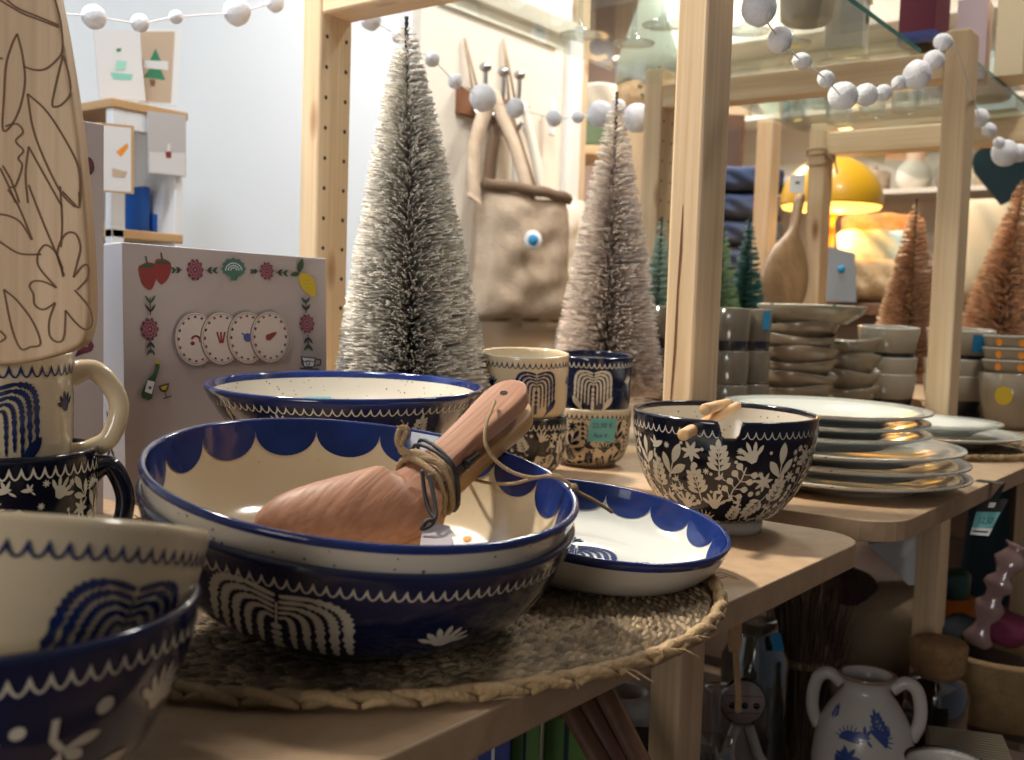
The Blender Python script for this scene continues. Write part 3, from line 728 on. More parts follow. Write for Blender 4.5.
# ------------------------------------------------------------------ wooden salad servers tied together
SV = [(253, 530, .548, 3, .004), (257, 529, .548, 20, .008), (268, 526, .550, 42, .013), (290, 521, .553, 62, .019), (325, 516, .558, 76, .024), (362, 511, .564, 86, .026), (392, 505, .571, 90, .026), (407, 499, .577, 80, .023), (416, 490, .583, 60, .019), (424, 479, .590, 42, .016), (434, 468, .599, 36, .014), (455, 448, .617, 35, .013), (478, 426, .637, 38, .0125), (497, 408, .654, 43, .0125), (510, 396, .665, 40, .0125), (517, 389.5, .671, 24, .012), (519, 387.5, .673, 5, .010)]
SVP = catmull([W(x, y, d) for x, y, d, w, t in SV], 4); SVW = [p.x for p in catmull([(w*d/FPX, 0, 0) for x, y, d, w, t in SV], 4)]; SVT = [p.x for p in catmull([(t, 0, 0) for x, y, d, w, t in SV], 4)]
def sframe(i):
    t = (SVP[min(i+1, len(SVP)-1)]-SVP[max(i-1, 0)]).normalized(); k = min(max((i-24)/14, 0), 1)
    v = (SVP[i]-CAM).normalized(); n = -v*(.85-.50*k)+Vector((0, 0, 1))*(.45+.45*k); n = (n-t*n.dot(t)).normalized(); return t, n.cross(t), n
nz = sframe(50)[2]; ax = sframe(50)[0]; ay = sframe(50)[1]
def server(name, m, label, drop, shift=0):
    n = 24; vs = []; o = SVP[32]
    for i, p in enumerate(SVP):
        t, y_, z_ = sframe(i); k = 1-min(max((i-24)/12, 0), 1); e = .40+.55*k
        for j in range(n):
            an = 2*PI*j/n; c, s = math.cos(an), math.sin(an)
            yy = math.copysign(abs(c)**e, c)*SVW[i]/2; zz = math.copysign(abs(s)**e, s)*SVT[i]*(.5 if s > 0 else .5-.3*k)
            vs.append(p+y_*yy+z_*zz-z_*(drop*(1-.25*k))+t*shift-o)
    L = len(SVP); fs = [(i*n+j, i*n+(j+1) % n, (i+1)*n+(j+1) % n, (i+1)*n+j) for i in range(L-1) for j in range(n)]+[tuple(range(n)), tuple((L-1)*n+j for j in range(n))]
    inv = SM.inverted(); t = thing(name, label, 'salad server', o, SM.to_quaternion(), 'wooden salad servers')
    MB().add([inv @ v for v in vs], fs).build('server_body', m, t); return t
SM = Matrix((ax, -ay if ax.cross(-ay).dot(nz) > 0 else ay, nz)).transposed()
s1 = server('salad_server', m_spoon, 'reddish wooden salad server lying on top in the open blue and cream bowl', 0)
t_, y_, z_ = sframe(54); hp_ = SVP[54]+z_*(SVT[54]/2+.0002)
mb = MB(); mb.lathe([(0, 0), (.0026, 0)], 12); o = mb.build('cord_hole', m_hole, s1); o.location = SM.inverted() @ (hp_-SVP[32])
s2 = server('salad_server', m_spoon2, 'paler wooden salad server strapped beneath the reddish one', .0180, .004)
# thin cord through the handle hole
def pxs(L, X, Y, Z): return [W(x/Z+X, y/Z+Y, d) for x, y, d in L]
cord = catmull(pxs([(447, 200, .642), (432, 240, .626), (413, 290, .612), (411, 365, .604), (450, 430, .602), (520, 478, .600), (600, 497, .597), (680, 487, .596), (735, 520, .596), (775, 555, .597), (840, 590, .60), (905, 632, .605)], 380, 350, 3.896), 6)
cord2 = catmull(pxs([(330, 480, .665), (370, 505, .640), (440, 520, .622), (520, 520, .608), (590, 502, .599), (650, 492, .595), (710, 505, .595), (775, 555, .597)], 380, 350, 3.896), 6)
S1M = Matrix.LocRotScale(s1.location, s1.rotation_quaternion, s1.scale)
def part_of(o, name, label):
    e = bpy.data.objects.new(name, None); COL.objects.link(e); e.parent = o; e.matrix_parent_inverse = S1M.inverted(); e['label'] = label; return e
t = part_of(s1, 'hanging_cord', 'thin tan cord')
mb = MB(); mb.tube(cord, .0011, 6); mb.build('cord_strand', m_twine, t)
mb = MB(); mb.tube(cord2, .0011, 6); mb.build('cord_strand', m_twine, t)
mb = MB(); mb.ball(cord[-16], .0028, 0, 10); mb.build('knot', m_twine, t)
# jute tie and black cord round the necks
NK = SVP[37]
def around(x, wy, z0, z1, sl=0): return [NK+ax*(x-.070+sl*sy)+ay*(wy*sy)+nz*(z1 if sz > 0 else z0) for sy, sz in ((-1, 1), (1, 1), (1, -1), (-1, -1))]
t = part_of(s1, 'jute_tie', 'jute twine')
mb = MB()
for x, sl in ((.066, .004), (.070, -.003), (.073, .003)): mb.tube(catmull(around(x, .0135, -.0205, .0085, sl), 5, True), .0019, 7, closed=True)
mb.build('wound_twine', m_twine, t)
mb = MB(); top = NK+nz*.010
L = catmull([top, W(400, 447, .592), W(398.5, 434, .592), W(402, 428, .592), W(407, 430, .592), W(403, 440, .592), W(402, 452, .592), top+ax*.003], 6)
mb.tube(L, .0018, 7)
for k in range(7):
    p = W(400+k, 429-1.2*(k % 3), .592); mb.tube([p, p+Vector((random.uniform(-.004, .004), random.uniform(-.004, .004), random.uniform(0, .004)))], .0003, 3)
mb.build('twine_loop', m_twine, t)
t = part_of(s1, 'knotted_cord', 'black cord')
mb = MB()
for x, sl in ((.078, .004), (.0815, .006)): mb.tube(catmull(around(x, .0150, -.0215, .0095, sl), 5, True), .0012, 6, closed=True)
mb.build('wound_cord', m_black, t)
mb = MB(); mb.tube(catmull([W(422, 470, .572), W(425, 495, .566), W(430, 512, .560), W(435, 519, .556), W(427, 521, .555), W(422, 529, .553), W(431, 525, .554), W(436, 515, .558), W(434, 498, .564), W(429, 474, .572)], 6), .0012, 6)
mb.tube(catmull([W(440, 486, .586), W(452, 474, .598), W(462, 466, .606), W(470, 460, .612), W(478, 454, .618)], 5), .0014, 6); mb.ball(W(466, 464, .608), .0032, 0, 8); mb.build('cord_loop', m_black, t)
# paper tag under the scoop
base = C_S + RT_S @ Vector((0, 0, .012))
def quadcard(pts, m, name, label, cat, th=.0006):
    a, b, c_, d = [Vector(p) for p in pts]; n = (b-a).cross(d-a).normalized()*th
    mb = MB().add([a, b, c_, d, a+n, b+n, c_+n, d+n], [(0, 1, 2, 3), (4, 5, 6, 7), (0, 1, 5, 4), (1, 2, 6, 5), (2, 3, 7, 6), (3, 0, 4, 7)], 0, False); return mb
p = [W(418, 557, .528), W(466, 553, .534), W(449, 527, .568), W(424, 521, .574)]
tag(quadcard(p, m_lilac, 'p', '', '').build('swing_tag', m_lilac), 'pale lilac paper tag tucked beside the server scoop in the bowl', 'tag')
p = [W(455, 549, .528), W(489, 543, .540), W(473, 534, .560), W(452, 538, .552)]
o = tag(quadcard(p, m_paper, 'p', '', '').build('swing_tag', m_paper), 'small white tag with an orange spot on the bowl bottom', 'tag')
cc = sum((Vector(q) for q in p), Vector())/4; e1 = (p[1]-p[0])*.13; e2 = (p[3]-p[0])*.22; up_ = e1.cross(e2).normalized()*.0012
MB().add([cc+e1*math.cos(i*PI/6)+e2*math.sin(i*PI/6)+up_ for i in range(12)], [tuple(range(12))]).build('orange_print', m_orange, o)

# ------------------------------------------------------------------ printed gift boxes
def gift_box(loc, w, d, h, lean, label):
    t = thing('gift_box', label, 'box', loc, Quaternion((1, 0, 0), math.radians(-lean)), 'printed cardboard boxes')
    mb = MB(); mb.box(0, w, 0, d, 0, h, 0, .0008)
    for i, f in enumerate(mb.f):
        vv = [Vector(mb.v[k]) for k in f]; nn = (vv[1]-vv[0]).cross(vv[2]-vv[0])
        mb.m[i] = 0 if abs(nn.y) > .5*nn.length else 1
    mb.build('carton', [m_boxface, m_boxside], t); return t
A0, B0_ = .5305, .826
bx = gift_box((A0, B0_, .80), .2405, .060, .2305, 2.3, 'pink-grey printed box with strawberries, lemon and plate pictures behind the blue bowls')
BC = [m_red, m_green, m_teal2, m_plum, m_pink, m_yel, m_line, m_bluep, m_boxside, pbr('grey_print', (.22, .17, .16), .5), pbr('pale_print', (.60, .52, .49), .5)]
RE, GR, TE, PL, PI_, YE, LI, BU, WHT, _ = range(10)
def cb(X, Y):
    q = GB(100+X/4.096, 220+Y/4.096, B0_+.005); return (q.x-A0, q.z-.80)
prt = MB(); lay = [0]
def pr(polys, m):
    lay[0] += 1; y = -.0002-.00002*lay[0]
    for q in polys:
        P = [cb(p[0], p[1]) for p in q]; prt.add([(a, y, b) for a, b in P], [tuple(range(len(P)))], m, False)
def flower(x, y, r, rot=0):
    k = .86
    pr([[Vector((x+k*r*(1+.12*math.cos(10*a))*math.cos(a), y+r*1.12*(1+.12*math.cos(10*a))*math.sin(a))) for a in [2*PI*i/60 for i in range(60)]]], PL)
    for rr in (.72, .42): pr(rib([(x+k*r*rr*(1+.13*math.cos(9*a))*math.cos(a), y+1.1*r*rr*(1+.13*math.cos(9*a))*math.sin(a)) for a in [2*PI*i/54 for i in range(55)]], 3.5), PI_)
    pr(disc((x, y), r*.15), PI_)
def twig(x, y, dx, dy, n=2, s=24):
    d = Vector((dx, dy)); nn = Vector((-dy, dx)); P = Vector((x, y))
    pr(rib([P, P+d*s*n], 4), LI)
    for i in range(n):
        b = P+d*s*(i+.35)
        for g in (-1, 1): pr(leaf(b, b+d*s*.95+nn*s*.62*g, 10), GR if i else LI)
for x, y, r, rot in ((203, 222, 43, -.22), (264, 203, 40, .10)):
    sh = [(-.9, -.75), (-.3, -.98), (.3, -.98), (.95, -.7), (1.0, 0), (.72, .75), (.15, 1.3), (-.3, 1.25), (-.85, .55)]
    c_, s_ = math.cos(rot), math.sin(rot)
    pr([[Vector((x+r*.86*(p.x*c_-p.y*s_), y+r*1.12*(p.x*s_+p.y*c_))) for p in catmull([(a, b, 0) for a, b in sh], 4, True)]], RE)
    for g in (-1, -.4, .3, 1): pr(leaf((x, y-r*.95), (x+g*r*.8, y-r*.62), 12), GR)
    pr(rib([(x, y-r), (x+(-6 if rot < 0 else -4), y-r*1.75)], 7), GR)
twig(345, 203, -1, .05, 2, 20); twig(440, 206, 1, 0, 2, 22); flower(397, 203, 37)
pr([[Vector((555+48*math.cos(a)*(1+.06*math.cos(12*a)), 200+44*math.sin(a)*(1+.06*math.cos(12*a)) if math.sin(a) < .35 else 200+44*math.sin(a)*.75)) for a in [2*PI*i/60 for i in range(60)]]], TE)
for rr in (.75, .5, .28): pr(rib([(555+44*rr*math.cos(a), 214+40*rr*math.sin(a)-8) for a in [PI+PI*i/20 for i in range(21)]], 3.5), WHT)
pr([[Vector(p) for p in ((535, 225), (575, 225), (566, 248), (545, 248))]], TE)
twig(655, 210, -1, 0, 2, 14); twig(727, 213, 1, .1, 2, 22); flower(690, 208, 31)
pr([[Vector((p.x, p.y)) for p in catmull([(822, 228, 0), (850, 218, 0), (880, 240, 0), (889, 285, 0), (884, 312, 0), (862, 305, 0), (832, 278, 0)], 5, True)]], YE)
pr(leaf((820, 216), (838, 155), 26), GR); pr(leaf((822, 218), (785, 226), 20), GR); pr(rib([(815, 224), (828, 205), (834, 170)], 4), LI)
for k in range(9): pr(disc((842+12*(k % 3)+4*(k//3), 245+16*(k//3)), 1.6, 6), LI)
twig(208, 390, 0, -1, 2, 36); flower(203, 447, 39); twig(205, 490, 0, 1, 2, 28)
twig(845, 380, 0, -1, 2, 28); flower(847, 425, 33); twig(850, 468, 0, 1, 2, 30)
pr([[Vector(p) for p in ((222, 588), (240, 590), (236, 612), (222, 650), (205, 730), (190, 738), (165, 725), (160, 712), (185, 655), (214, 625), (220, 608))]], GR)
pr([[Vector(p) for p in ((188, 655), (217, 662), (204, 712), (175, 702))]], WHT); pr(disc((197, 686), 7, 8), RE); pr(disc((233, 580), 9, 10), YE)
pr([[Vector(p) for p in ((232, 680), (275, 666), (272, 690), (262, 704), (248, 704), (236, 696))]], LI); pr([[Vector(p) for p in ((240, 684), (270, 674), (262, 694), (248, 696))]], YE); pr(rib([(256, 700), (264, 724)], 4), LI); pr(rib([(250, 730), (284, 720)], 5), LI)
pr([[Vector(p) for p in ((818, 558), (880, 563), (874, 600), (860, 606), (830, 604), (820, 590))]], LI); pr([[Vector(p) for p in ((823, 563), (874, 568), (868, 598), (832, 598))]], WHT)
pr(rib([(846+7*math.cos(a), 585+9*math.sin(a)) for a in [i*PI/8 for i in range(17)]], 4), LI); pr(rib([(825+i*8, 575+6*(i % 2)) for i in range(7)], 4), LI); pr(rib([(880, 570), (898, 572), (897, 592), (876, 597)], 6), LI); pr(rib([(810, 607), (890, 611)], 6), LI)
for k, (x, y) in enumerate(((388, 487), (492, 484), (598, 481), (690, 478))):
    rx, ry = 83-2*k, 108-1.5*k
    pr(disc((x-2, y+3), rx+4, 48, ry+5), 9); pr(disc((x, y), rx, 48, ry), 10)
    for q in range(16):
        a = 2*PI*q/16; pr(leaf((x+rx*.84*math.cos(a-.09), y+ry*.84*math.sin(a-.09)), (x+rx*.84*math.cos(a+.09), y+ry*.84*math.sin(a+.09)), 9), (PL, LI, BU, RE)[q % 4] if q % 2 else PL)
    pr(rib([(x+rx*.93*math.cos(2*PI*q/48), y+ry*.93*math.sin(2*PI*q/48)) for q in range(49)], 1.5), LI)
    if k == 0: pr(rib([(x+18*math.cos(a), y+8-20*math.sin(a)) for a in [-.3+i*PI/9 for i in range(10)]], 9), RE); pr(disc((x-14, y+18), 9), RE)
    if k == 1:
        for g in (-18, -2, 14): pr(rib([(x+g*.3, y+20), (x+g, y-26)], 7), RE)
    if k == 2: pr(disc((x, y), 18), BU); pr(rib([(x-24, y-18), (x+24, y+16)], 6), BU)
    if k == 3: pr(disc((x-6, y+2), 14), BU); pr(leaf((x-20, y+12), (x+28, y-20), 22), RE)
prt.build('printed_picture', BC, bx)
# flower printed on the white narrow side
mb = MB()
for k in range(10):
    a = 2*PI*k/10; mb.add([(-.0003, .022+.006*math.cos(a)+.0035*math.cos(b), .060+.007*math.sin(a)+.0035*math.sin(b)) for b in [i*PI/4 for i in range(8)]], [tuple(range(8))], 0)
mb.add([(-.0005, .022+.004*math.cos(b), .060+.005*math.sin(b)) for b in [i*PI/4 for i in range(8)]], [tuple(range(8))], 1)
for z0, z1 in ((.069, .082), (.050, .037)):
    for g in (-1, 1): mb.add([(-.0003, .022, z0), (-.0003, .022+g*.005, (z0+z1)/2), (-.0003, .022+g*.006, z1), (-.0003, .022+g*.001, (z0+z1)/2)], [(0, 1, 2, 3)], 2)
mb.build('printed_flower', [m_plum, m_pink, m_line], bx)
q = GB(106.5, 124, .80)
bx2 = gift_box((q.x-.24, .80, .80), .24, .04, q.z-.80, .6, 'taller pink-grey printed box behind the mugs, next to the strawberry box')
mb = MB()
def on2(x, y, off=0): p = GB(x, y, .802); return (p.x-(q.x-.24), -.0003-off, p.z-.80)
for k in range(8):
    a = 2*PI*k/8; mb.add([on2(86+4.5*math.cos(a)+3*math.cos(b), 346+4*math.sin(a)+3*math.sin(b), .00002*k) for b in [i*PI/4 for i in range(8)]], [tuple(range(8))], 0)
for k in (-1, 0, 1): mb.add([on2(84+3*k, 352), on2(74, 357), on2(80+2*k, 349)], [(0, 1, 2)], 0)
mb.add([on2(89+5.5*math.cos(b)*(1+.15*math.sin(b)), 166+9*math.sin(b), .0003) for b in [i*PI/10 for i in range(20)]], [tuple(range(20))], 1); mb.add([on2(89+4*math.cos(b), 166+7*math.sin(b), .0005) for b in [i*PI/10 for i in range(20)]], [tuple(range(20))], 0)
mb.build('printed_picture', [m_plum, m_line], bx2)

# ------------------------------------------------------------------ bottle-brush trees
def brush_tree(loc, H, R, m, label, N, seed, rot=None, foot=.035, zs=.06, pw=.92, wd=.00085, pitch=.0136, jit=.45, group='bottle brush trees', mf=None, up=.10):
    rg = np.random.default_rng(seed); t = thing('bottle_brush_tree', label, 'decorative tree', loc, rot, group)
    z = zs+(H-zs)*(1-np.sqrt(rg.random(N)*.985+.0005)); fr = (z-zs)/(H-zs)
    L = (R*(1-fr)**pw+.004)*rg.uniform(.86, 1.0, N)
    an = 2*np.pi*z/pitch+np.pi*rg.integers(0, 2, N)+rg.normal(0, jit, N); el = rg.normal(up, .07, N)
    d = np.stack([np.cos(an)*np.cos(el), np.sin(an)*np.cos(el), np.sin(el)], 1); b = np.stack([0*z, 0*z, z], 1)
    s1 = np.stack([-np.sin(an), np.cos(an), 0*an], 1); s2 = np.cross(d, s1); ring = []
    for k in range(3):
        o = (s1*math.cos(2*PI*k/3)+s2*math.sin(2*PI*k/3))*wd; ring.append(b+o)
    droop = np.stack([0*z, 0*z, -.06*L], 1)
    tip = b+d*L[:, None]+droop*.4
    for k in range(3):
        o = (s1*math.cos(2*PI*k/3)+s2*math.sin(2*PI*k/3))*wd*.8; ring.append(tip+o)
    V = np.stack(ring, 1).reshape(-1, 3); i0 = (np.arange(N)*6)[:, None]
    Fq = np.concatenate([i0+np.array([[k, (k+1) % 3, 3+(k+1) % 3, 3+k]]) for k in range(3)], 0); Ft = i0+np.array([[3, 4, 5]])
    me = bpy.data.meshes.new('bristles'); me.from_pydata(V.tolist(), [], Fq.tolist()+Ft.tolist()); me.materials.append(m)
    o = bpy.data.objects.new('bristles', me); COL.objects.link(o); o.parent = t
    mb = MB()
    for ph in (0, PI): mb.tube([(.0011*math.cos(ph+zz*2*PI/.012), .0011*math.sin(ph+zz*2*PI/.012), zz) for zz in [.01+(H-.008)*i/260 for i in range(261)]], .0013, 5)
    mb.build('twisted_trunk', m_trunk, t)
    mb = MB(); mb.lathe([(0, 0), (foot, 0), (foot, .006), (foot*.93, .014), (foot*.3, .02), (0, .02)], 32); mb.build('foot', mf or m_stick, t)
    return t
c = W(406, 18, 1.10); c2 = Vector((c.x, c.y, .80))+R0*.020
brush_tree(c2, c.z-.80, .088, m_silver, 'tall silver bottle brush tree between the printed box and the cups', 13000, 1, tilt(0, -2.3), pw=.80)
c = W(617, 93, 1.5); brush_tree(Vector((c.x, c.y, .80)), c.z-.80, .086, m_silver2, 'second silver brush tree, behind the cups and left of the thick post', 8000, 2, pw=.80)
for x, yt, d, R, m, lb, rot, N, n in ((662, 218, 1.87, .05, m_mint, 'mint green brush tree just left of the thick pine post', None, 2500, 3), (724, 228, 2.05, .062, m_lime, 'lime green brush tree just right of the thick pine post', None, 2500, 4), (750, 214, 2.16, .06, m_fir, 'dark green brush tree with pale tips beside the lime one', None, 2500, 5),
                       (917, 199, 2.30, .095, m_copper, 'copper brush tree behind the striped bowls, left of the garland post', None, 5000, 6), (1002, 172, 2.26, .110, m_copper, 'large leaning copper brush tree at the right edge behind the flower bowls', tilt(0, 5.5), 6000, 7)):
    c = W(x, yt, d); h = c.z-.80
    brush_tree(Vector((c.x, c.y, .80)), h, R, m, lb, N, n, rot, pw=.85, wd=.0012, pitch=.022, jit=.4)

# ------------------------------------------------------------------ plates and bowls further along
def plate(name, R, label, loc, rot=None, group=None, h=.017, m=None):
    mb = MB(); k = R/.125
    pr_ = [(0, .0), (.072*k, .0), (.074*k, .002), (.090*k, .007), (.110*k, .0125), (.1245*k, h-.0005), (.125*k, h+.001), (.1242*k, h+.002), (.109*k, .0155), (.089*k, .0105), (.075*k, .0055), (0, .0048)]
    mb.lathe(pr_, 72, [0]*5+[1]*2+[0]*4); return tag(mb.build(name, m or [m_white, m_creamsp], None, loc, rot), label, 'plate', group)
pc = G(848, 486, .8)
ords = ['bottom dinner plate of the stack on the shelf, larger', 'second dinner plate up in the stack, larger', 'third dinner plate up, topmost of the larger ones', 'fourth plate up, lowest of the smaller ones', 'fifth plate up, just under the top plate', 'top plate of the white stack beside the noodle bowl']
for i, zz in enumerate((0, .0155, .0295, .0445, .0560, .0690)):
    big = i < 3; off = Vector((0, 0, zz))+(R0*(-.004*i) if big else -R0*.028+F0*.012)+R0*.002*(i % 2)
    plate('dinner_plate' if big else 'side_plate', .127 if big else .113, 'white '+ords[i], pc+off, tilt(.4+(i == 5)*.5, -.3+.6*(i % 2)), 'white plates in the tall stack')
for R_, zz, lb in ((.128, .008, 'larger white plate lying on the far mat by the shelf edge'), (.098, .0235, 'smaller white plate on top of the plate on the far mat')):
    plate('dinner_plate', R_, lb, Vector((1.60, .435, .80+zz)), None, 'white plates on the far mat')
m_beige = pbr('beige_glaze', (.29, .24, .17), .2, .3); m_brown = pbr('brown_glaze', (.24, .17, .11), .25, .3); m_stripe = pbr('black_glaze', (.012, .013, .02), .2, .3); m_smoke = pbr('smoked_stoneware', (.13, .105, .075), .15, .4)
def beaker(name, loc, R, H, label, group, mats, rot=None, band=.36, taper=.82):
    k = [(R*taper*.9, 0), (R*taper, .004), (R*(taper+(1-taper)*band), H*band), (R*(taper+(1-taper)*band), H*band), (R, H), (R-.003, H+.001), (R-.005, H), (R*taper-.005, .006), (0, .006)]
    k.insert(0, (0, 0)); k = [p for i, p in enumerate(k) if i != 4]
    mb = MB(); mb.lathe(k, 48, [2, 2, 2, 0, 1, 1, 0, 0]); return tag(mb.build(name, mats, None, loc, rot), label, name.split('_')[-1], group)
ST = [m_beige, m_white, m_stripe]
for x, d, R, tg, w in ((884, 1.97, .0555, False, 'nearer the plates'), (956, 1.985, .0615, True, 'with the blue sticker')):
    c = W(x, 400, d); c.z = .80
    for i, zz in enumerate((0, .0305, .087)):
        o = beaker('striped_bowl', c+Vector((0, 0, zz)), R, .088, 'beige bowl with black base band, '+('bottom', 'middle', 'top')[i]+' of the stack '+w, 'striped bowls', ST, tilt(3 if i == 2 else 0, 0), taper=.80, band=.50)
    if tg:
        th = thcam(c)+.35; mb = MB(); mb.add([((R+.0007-.0022*j)*math.cos(th+.11*i), (R+.0007-.0022*j)*math.sin(th+.11*i), .083-.033*j) for i in range(6) for j in range(2)], [(i*2, i*2+2, i*2+3, i*2+1) for i in range(5)]); s_ = mb.build('price_sticker', m_tealblue, o); s_['label'] = 'blue price sticker'
SMK = [m_smoke, m_beige, m_stripe]
for x, d, w in ((663, 1.62, 'left of the thick post'), (729, 1.60, 'touching the thick post on its right'), (750, 1.64, 'with the blue sticker beside the bowl stack')):
    c = W(x, 380, d); c.z = .80
    for i, zz in enumerate((0, .0515, .1160)):
        o = beaker('smoky_cup', c+Vector((0, 0, zz)), .030, .080, 'smoky brown cup, '+('bottom', 'middle', 'top')[i]+' of the stack '+w, 'smoky cups', SMK, band=.40, taper=.85)
    if x == 750:
        th = thcam(c)+.55; mb = MB(); mb.add([((.0304-.0012*j)*math.cos(th+.1*i), (.0304-.0012*j)*math.sin(th+.1*i), .078-.028*j) for i in range(6) for j in range(2)], [(i*2, i*2+2, i*2+3, i*2+1) for i in range(5)]); mb.build('price_sticker', m_tealblue, o)
def wavy(loc, R, H, label, m, seed, group, rot=None):
    def fn(r, z, a): return (r*(1+.03*math.sin(3*a+seed)*(z/H)), z+.004*math.sin(2*a+seed*2)*(z/H))
    mb = MB(); mb.lathe([(0, 0), (R*.55, 0), (R*.62, .004), (R*.86, H*.55), (R, H), (R-.002, H+.0018), (R-.005, H), (R*.82, H*.55), (R*.55, .007), (0, .007)], 48, [0]*4+[1]*2+[0]*3, fn); return tag(mb.build('ceramic_bowl', [m, m_beige], None, loc, rot), label, 'bowl', group)
c = W(795, 380, 1.725); c.z = .80
names = ['lowest', 'second lowest', 'third from below', 'fourth from below', 'fifth from below', 'sixth from below', 'second from the top', 'uppermost']
for i in range(8): wavy(c+Vector((.002*math.sin(i*2), .002*math.cos(i*3), .0205*i)), .066, .034, f'brown wavy-rimmed bowl, {names[i]} of the stack by the smoky cups', m_brown, i*1.3, 'brown wavy bowls')
ov = c+Vector((.030, -.012, .1775))
mb = MB(); n_ = 64
def fo(r, z, a): return (r*1.08*(1+.18*math.cos(2*(a-.1))), z)
mb.lathe([(0, 0), (.060, 0), (.064, .003), (.082, .014), (.0935, .028), (.0925, .030), (.0900, .029), (.079, .0165), (.060, .007), (0, .006)], 64, [0]*4+[1]*2+[1]*3, fo)
m_spat = pbr('speckled_green_glaze', (.62, .58, .46), .2, .3, speck=((.05, .16, .12), 55, .55))
tag(mb.build('oval_dish', [m_beige, m_spat], None, ov), 'oval cream dish with green painted spots on top of the brown bowl stack', 'dish')
c3 = W(846, 380, 1.86); c3.z = .80
for i in range(5): wavy(c3+Vector((0, 0, .028*i)), .058, .040, f'pale cream bowl, {names[i] if i < 4 else "top one"} of the stack behind the oval dish', m_beige, i*2.1, 'pale cream bowls')
# flower painted bowls at the right edge
c4 = W(1012, 400, 1.88); c4.z = .80
def dots(mb, pts, mat):
    for r, th, z, s in pts: mb.add([((r+.0012)*math.cos(th+s*math.cos(b)/r), (r+.0012)*math.sin(th+s*math.cos(b)/r), z+s*1.1*math.sin(b)) for b in [i*PI/6 for i in range(12)]], [tuple(range(12))], mat)
th = thcam(c4)
mb = MB(); mb.lathe([(0, 0), (.036, 0), (.046, .012), (.054, .050), (.058, .100), (.056, .101), (.053, .096), (.044, .014), (0, .010)], 48, 0); dots(mb, [(.0555, th-.25, .062, .015), (.0555, th+.6, .06, .013), (.0555, th+1.4, .06, .013)], 1)
tag(mb.build('flower_bowl', [m_spat if False else m_beige, m_yel], None, c4), 'cream bowl painted with yellow flowers under the small dishes at the right edge', 'bowl', 'flower painted bowls')
for i in range(3):
    mb = MB(); mb.lathe([(0, 0), (.040, 0), (.050, .006), (.0545, .024), (.055, .026), (.053, .026), (.048, .01), (0, .006)], 48, [0]*3+[1]*2+[0]*2); dots(mb, [(.0525, th-.5, .014, .006), (.0525, th+.2, .014, .006), (.0525, th+.9, .014, .006)], 2)
    tag(mb.build('flower_dish', [m_beige, m_white, m_orange], None, c4+Vector((0, 0, .0980+.0215*i))), f'small cream dish with amber dots, {("lowest", "middle", "top")[i]} of three on the yellow flower bowl', 'dish', 'small dishes with amber dots')
# ------------------------------------------------------------------ felt ball garlands
def garland(label, pts, plane, rseed, extra_string=()):
    t = thing('pompom_garland', label, 'garland', (0, 0, 0), None, 'felt pompom garlands'); rnd = random.Random(rseed); S = []
    for x, y, r in pts:
        p = GB(x, y, plane(x) if callable(plane) else plane); d = (p-CAM).dot(FW); R = r*d/FPX
        S.append((p, R))
        if R > 0:
            mb = MB(); mb.ball((0, 0, 0), R, 0, 20, (rnd.uniform(.92, 1.06), rnd.uniform(.92, 1.06), rnd.uniform(.95, 1.12)), .03)
            o = mb.build('pompom', m_felt, t, p); o.rotation_euler = (rnd.uniform(0, 3), rnd.uniform(0, 3), 0) if R < .012 else (0, 0, rnd.uniform(0, 3))
    mb = MB(); mb.tube(catmull([p for p, r in S], 4), .0009, 5); mb.build('string', m_string, t); return t
garland('white felt pompom garland draped along the glass shelf edge to the short post', [(737, -40, 0), (759, 8, 17), (780, 40, 12.5), (802, 61, 9), (826, 79, 8.5), (843, 96, 14.5), (866, 95, 11.5), (883, 93, 9), (899, 83, 7.5), (917, 75, 14), (934, 60, 10), (943, 42, 8.5), (950, 36, 0), (960, 60, 0), (980, 118, 9), (989, 130, 7), (999, 143, 6), (1005, 153, 13), (1019, 153, 9), (1040, 140, 9)], lambda x: .430 if x < 965 else .46, 1)
garland('white felt pompom garland hanging across the white wall, upper left', [(-40, 18, 10), (55, 14, 0), (94, 17, 12), (140, 23, 9), (176, 17, 6.5), (237, 12, 14.5), (275, 2, 9.5), (300, -3, 0), (345, 8, 0), (371, 20, 11), (398, 36, 7), (415, 50, 0), (432, 59, 7.5), (455, 81, 7.5), (483, 98, 13.5), (515, 108, 9.5), (554, 118, 8), (578, 117, 6), (600, 114, 13.5), (618, 107, 8), (637, 118, 14), (668, 139, 6), (669, 153, 5.5), (690, 175, 6)], 1.10, 2)

# ------------------------------------------------------------------ glassware and goods on the glass shelves
GZ1, GZ2 = 1.4262, 1.4557
def goblet(p, label, H=.19, R=.036, group='stem glasses on the glass shelf'):
    t = thing('goblet', label, 'glass', p, None, group)
    mb = MB(); mb.lathe([(0, 0), (R*.92, 0), (R*.95, .002), (R*.4, .006), (.005, .016), (.0038, .03), (.0038, H*.42), (.006, H*.45), (R*.55, H*.5), (R*.95, H*.64), (R, H*.8), (R*.85, H), (R*.82, H), (R*.95, H*.8), (R*.9, H*.65), (R*.5, H*.52), (0, H*.48)], 40)
    mb.build('glass_body', m_goblet, t); return t
for x, y, lb in ((580, 36, 'stem glass on the glass shelf, leftmost over the second silver tree'), (634, 44, 'stem glass over the tip of the second silver tree'), (664, 26, 'stem glass just left of the tall thick post')):
    goblet(G(x, y, GZ1), lb)
for x, y, lb in ((748, 32, 'stem glass on the glass shelf just right of the tall thick post'), (790, 44, 'stem glass behind the pompoms right of the tall post')):
    goblet(G(x, y, GZ1), lb)
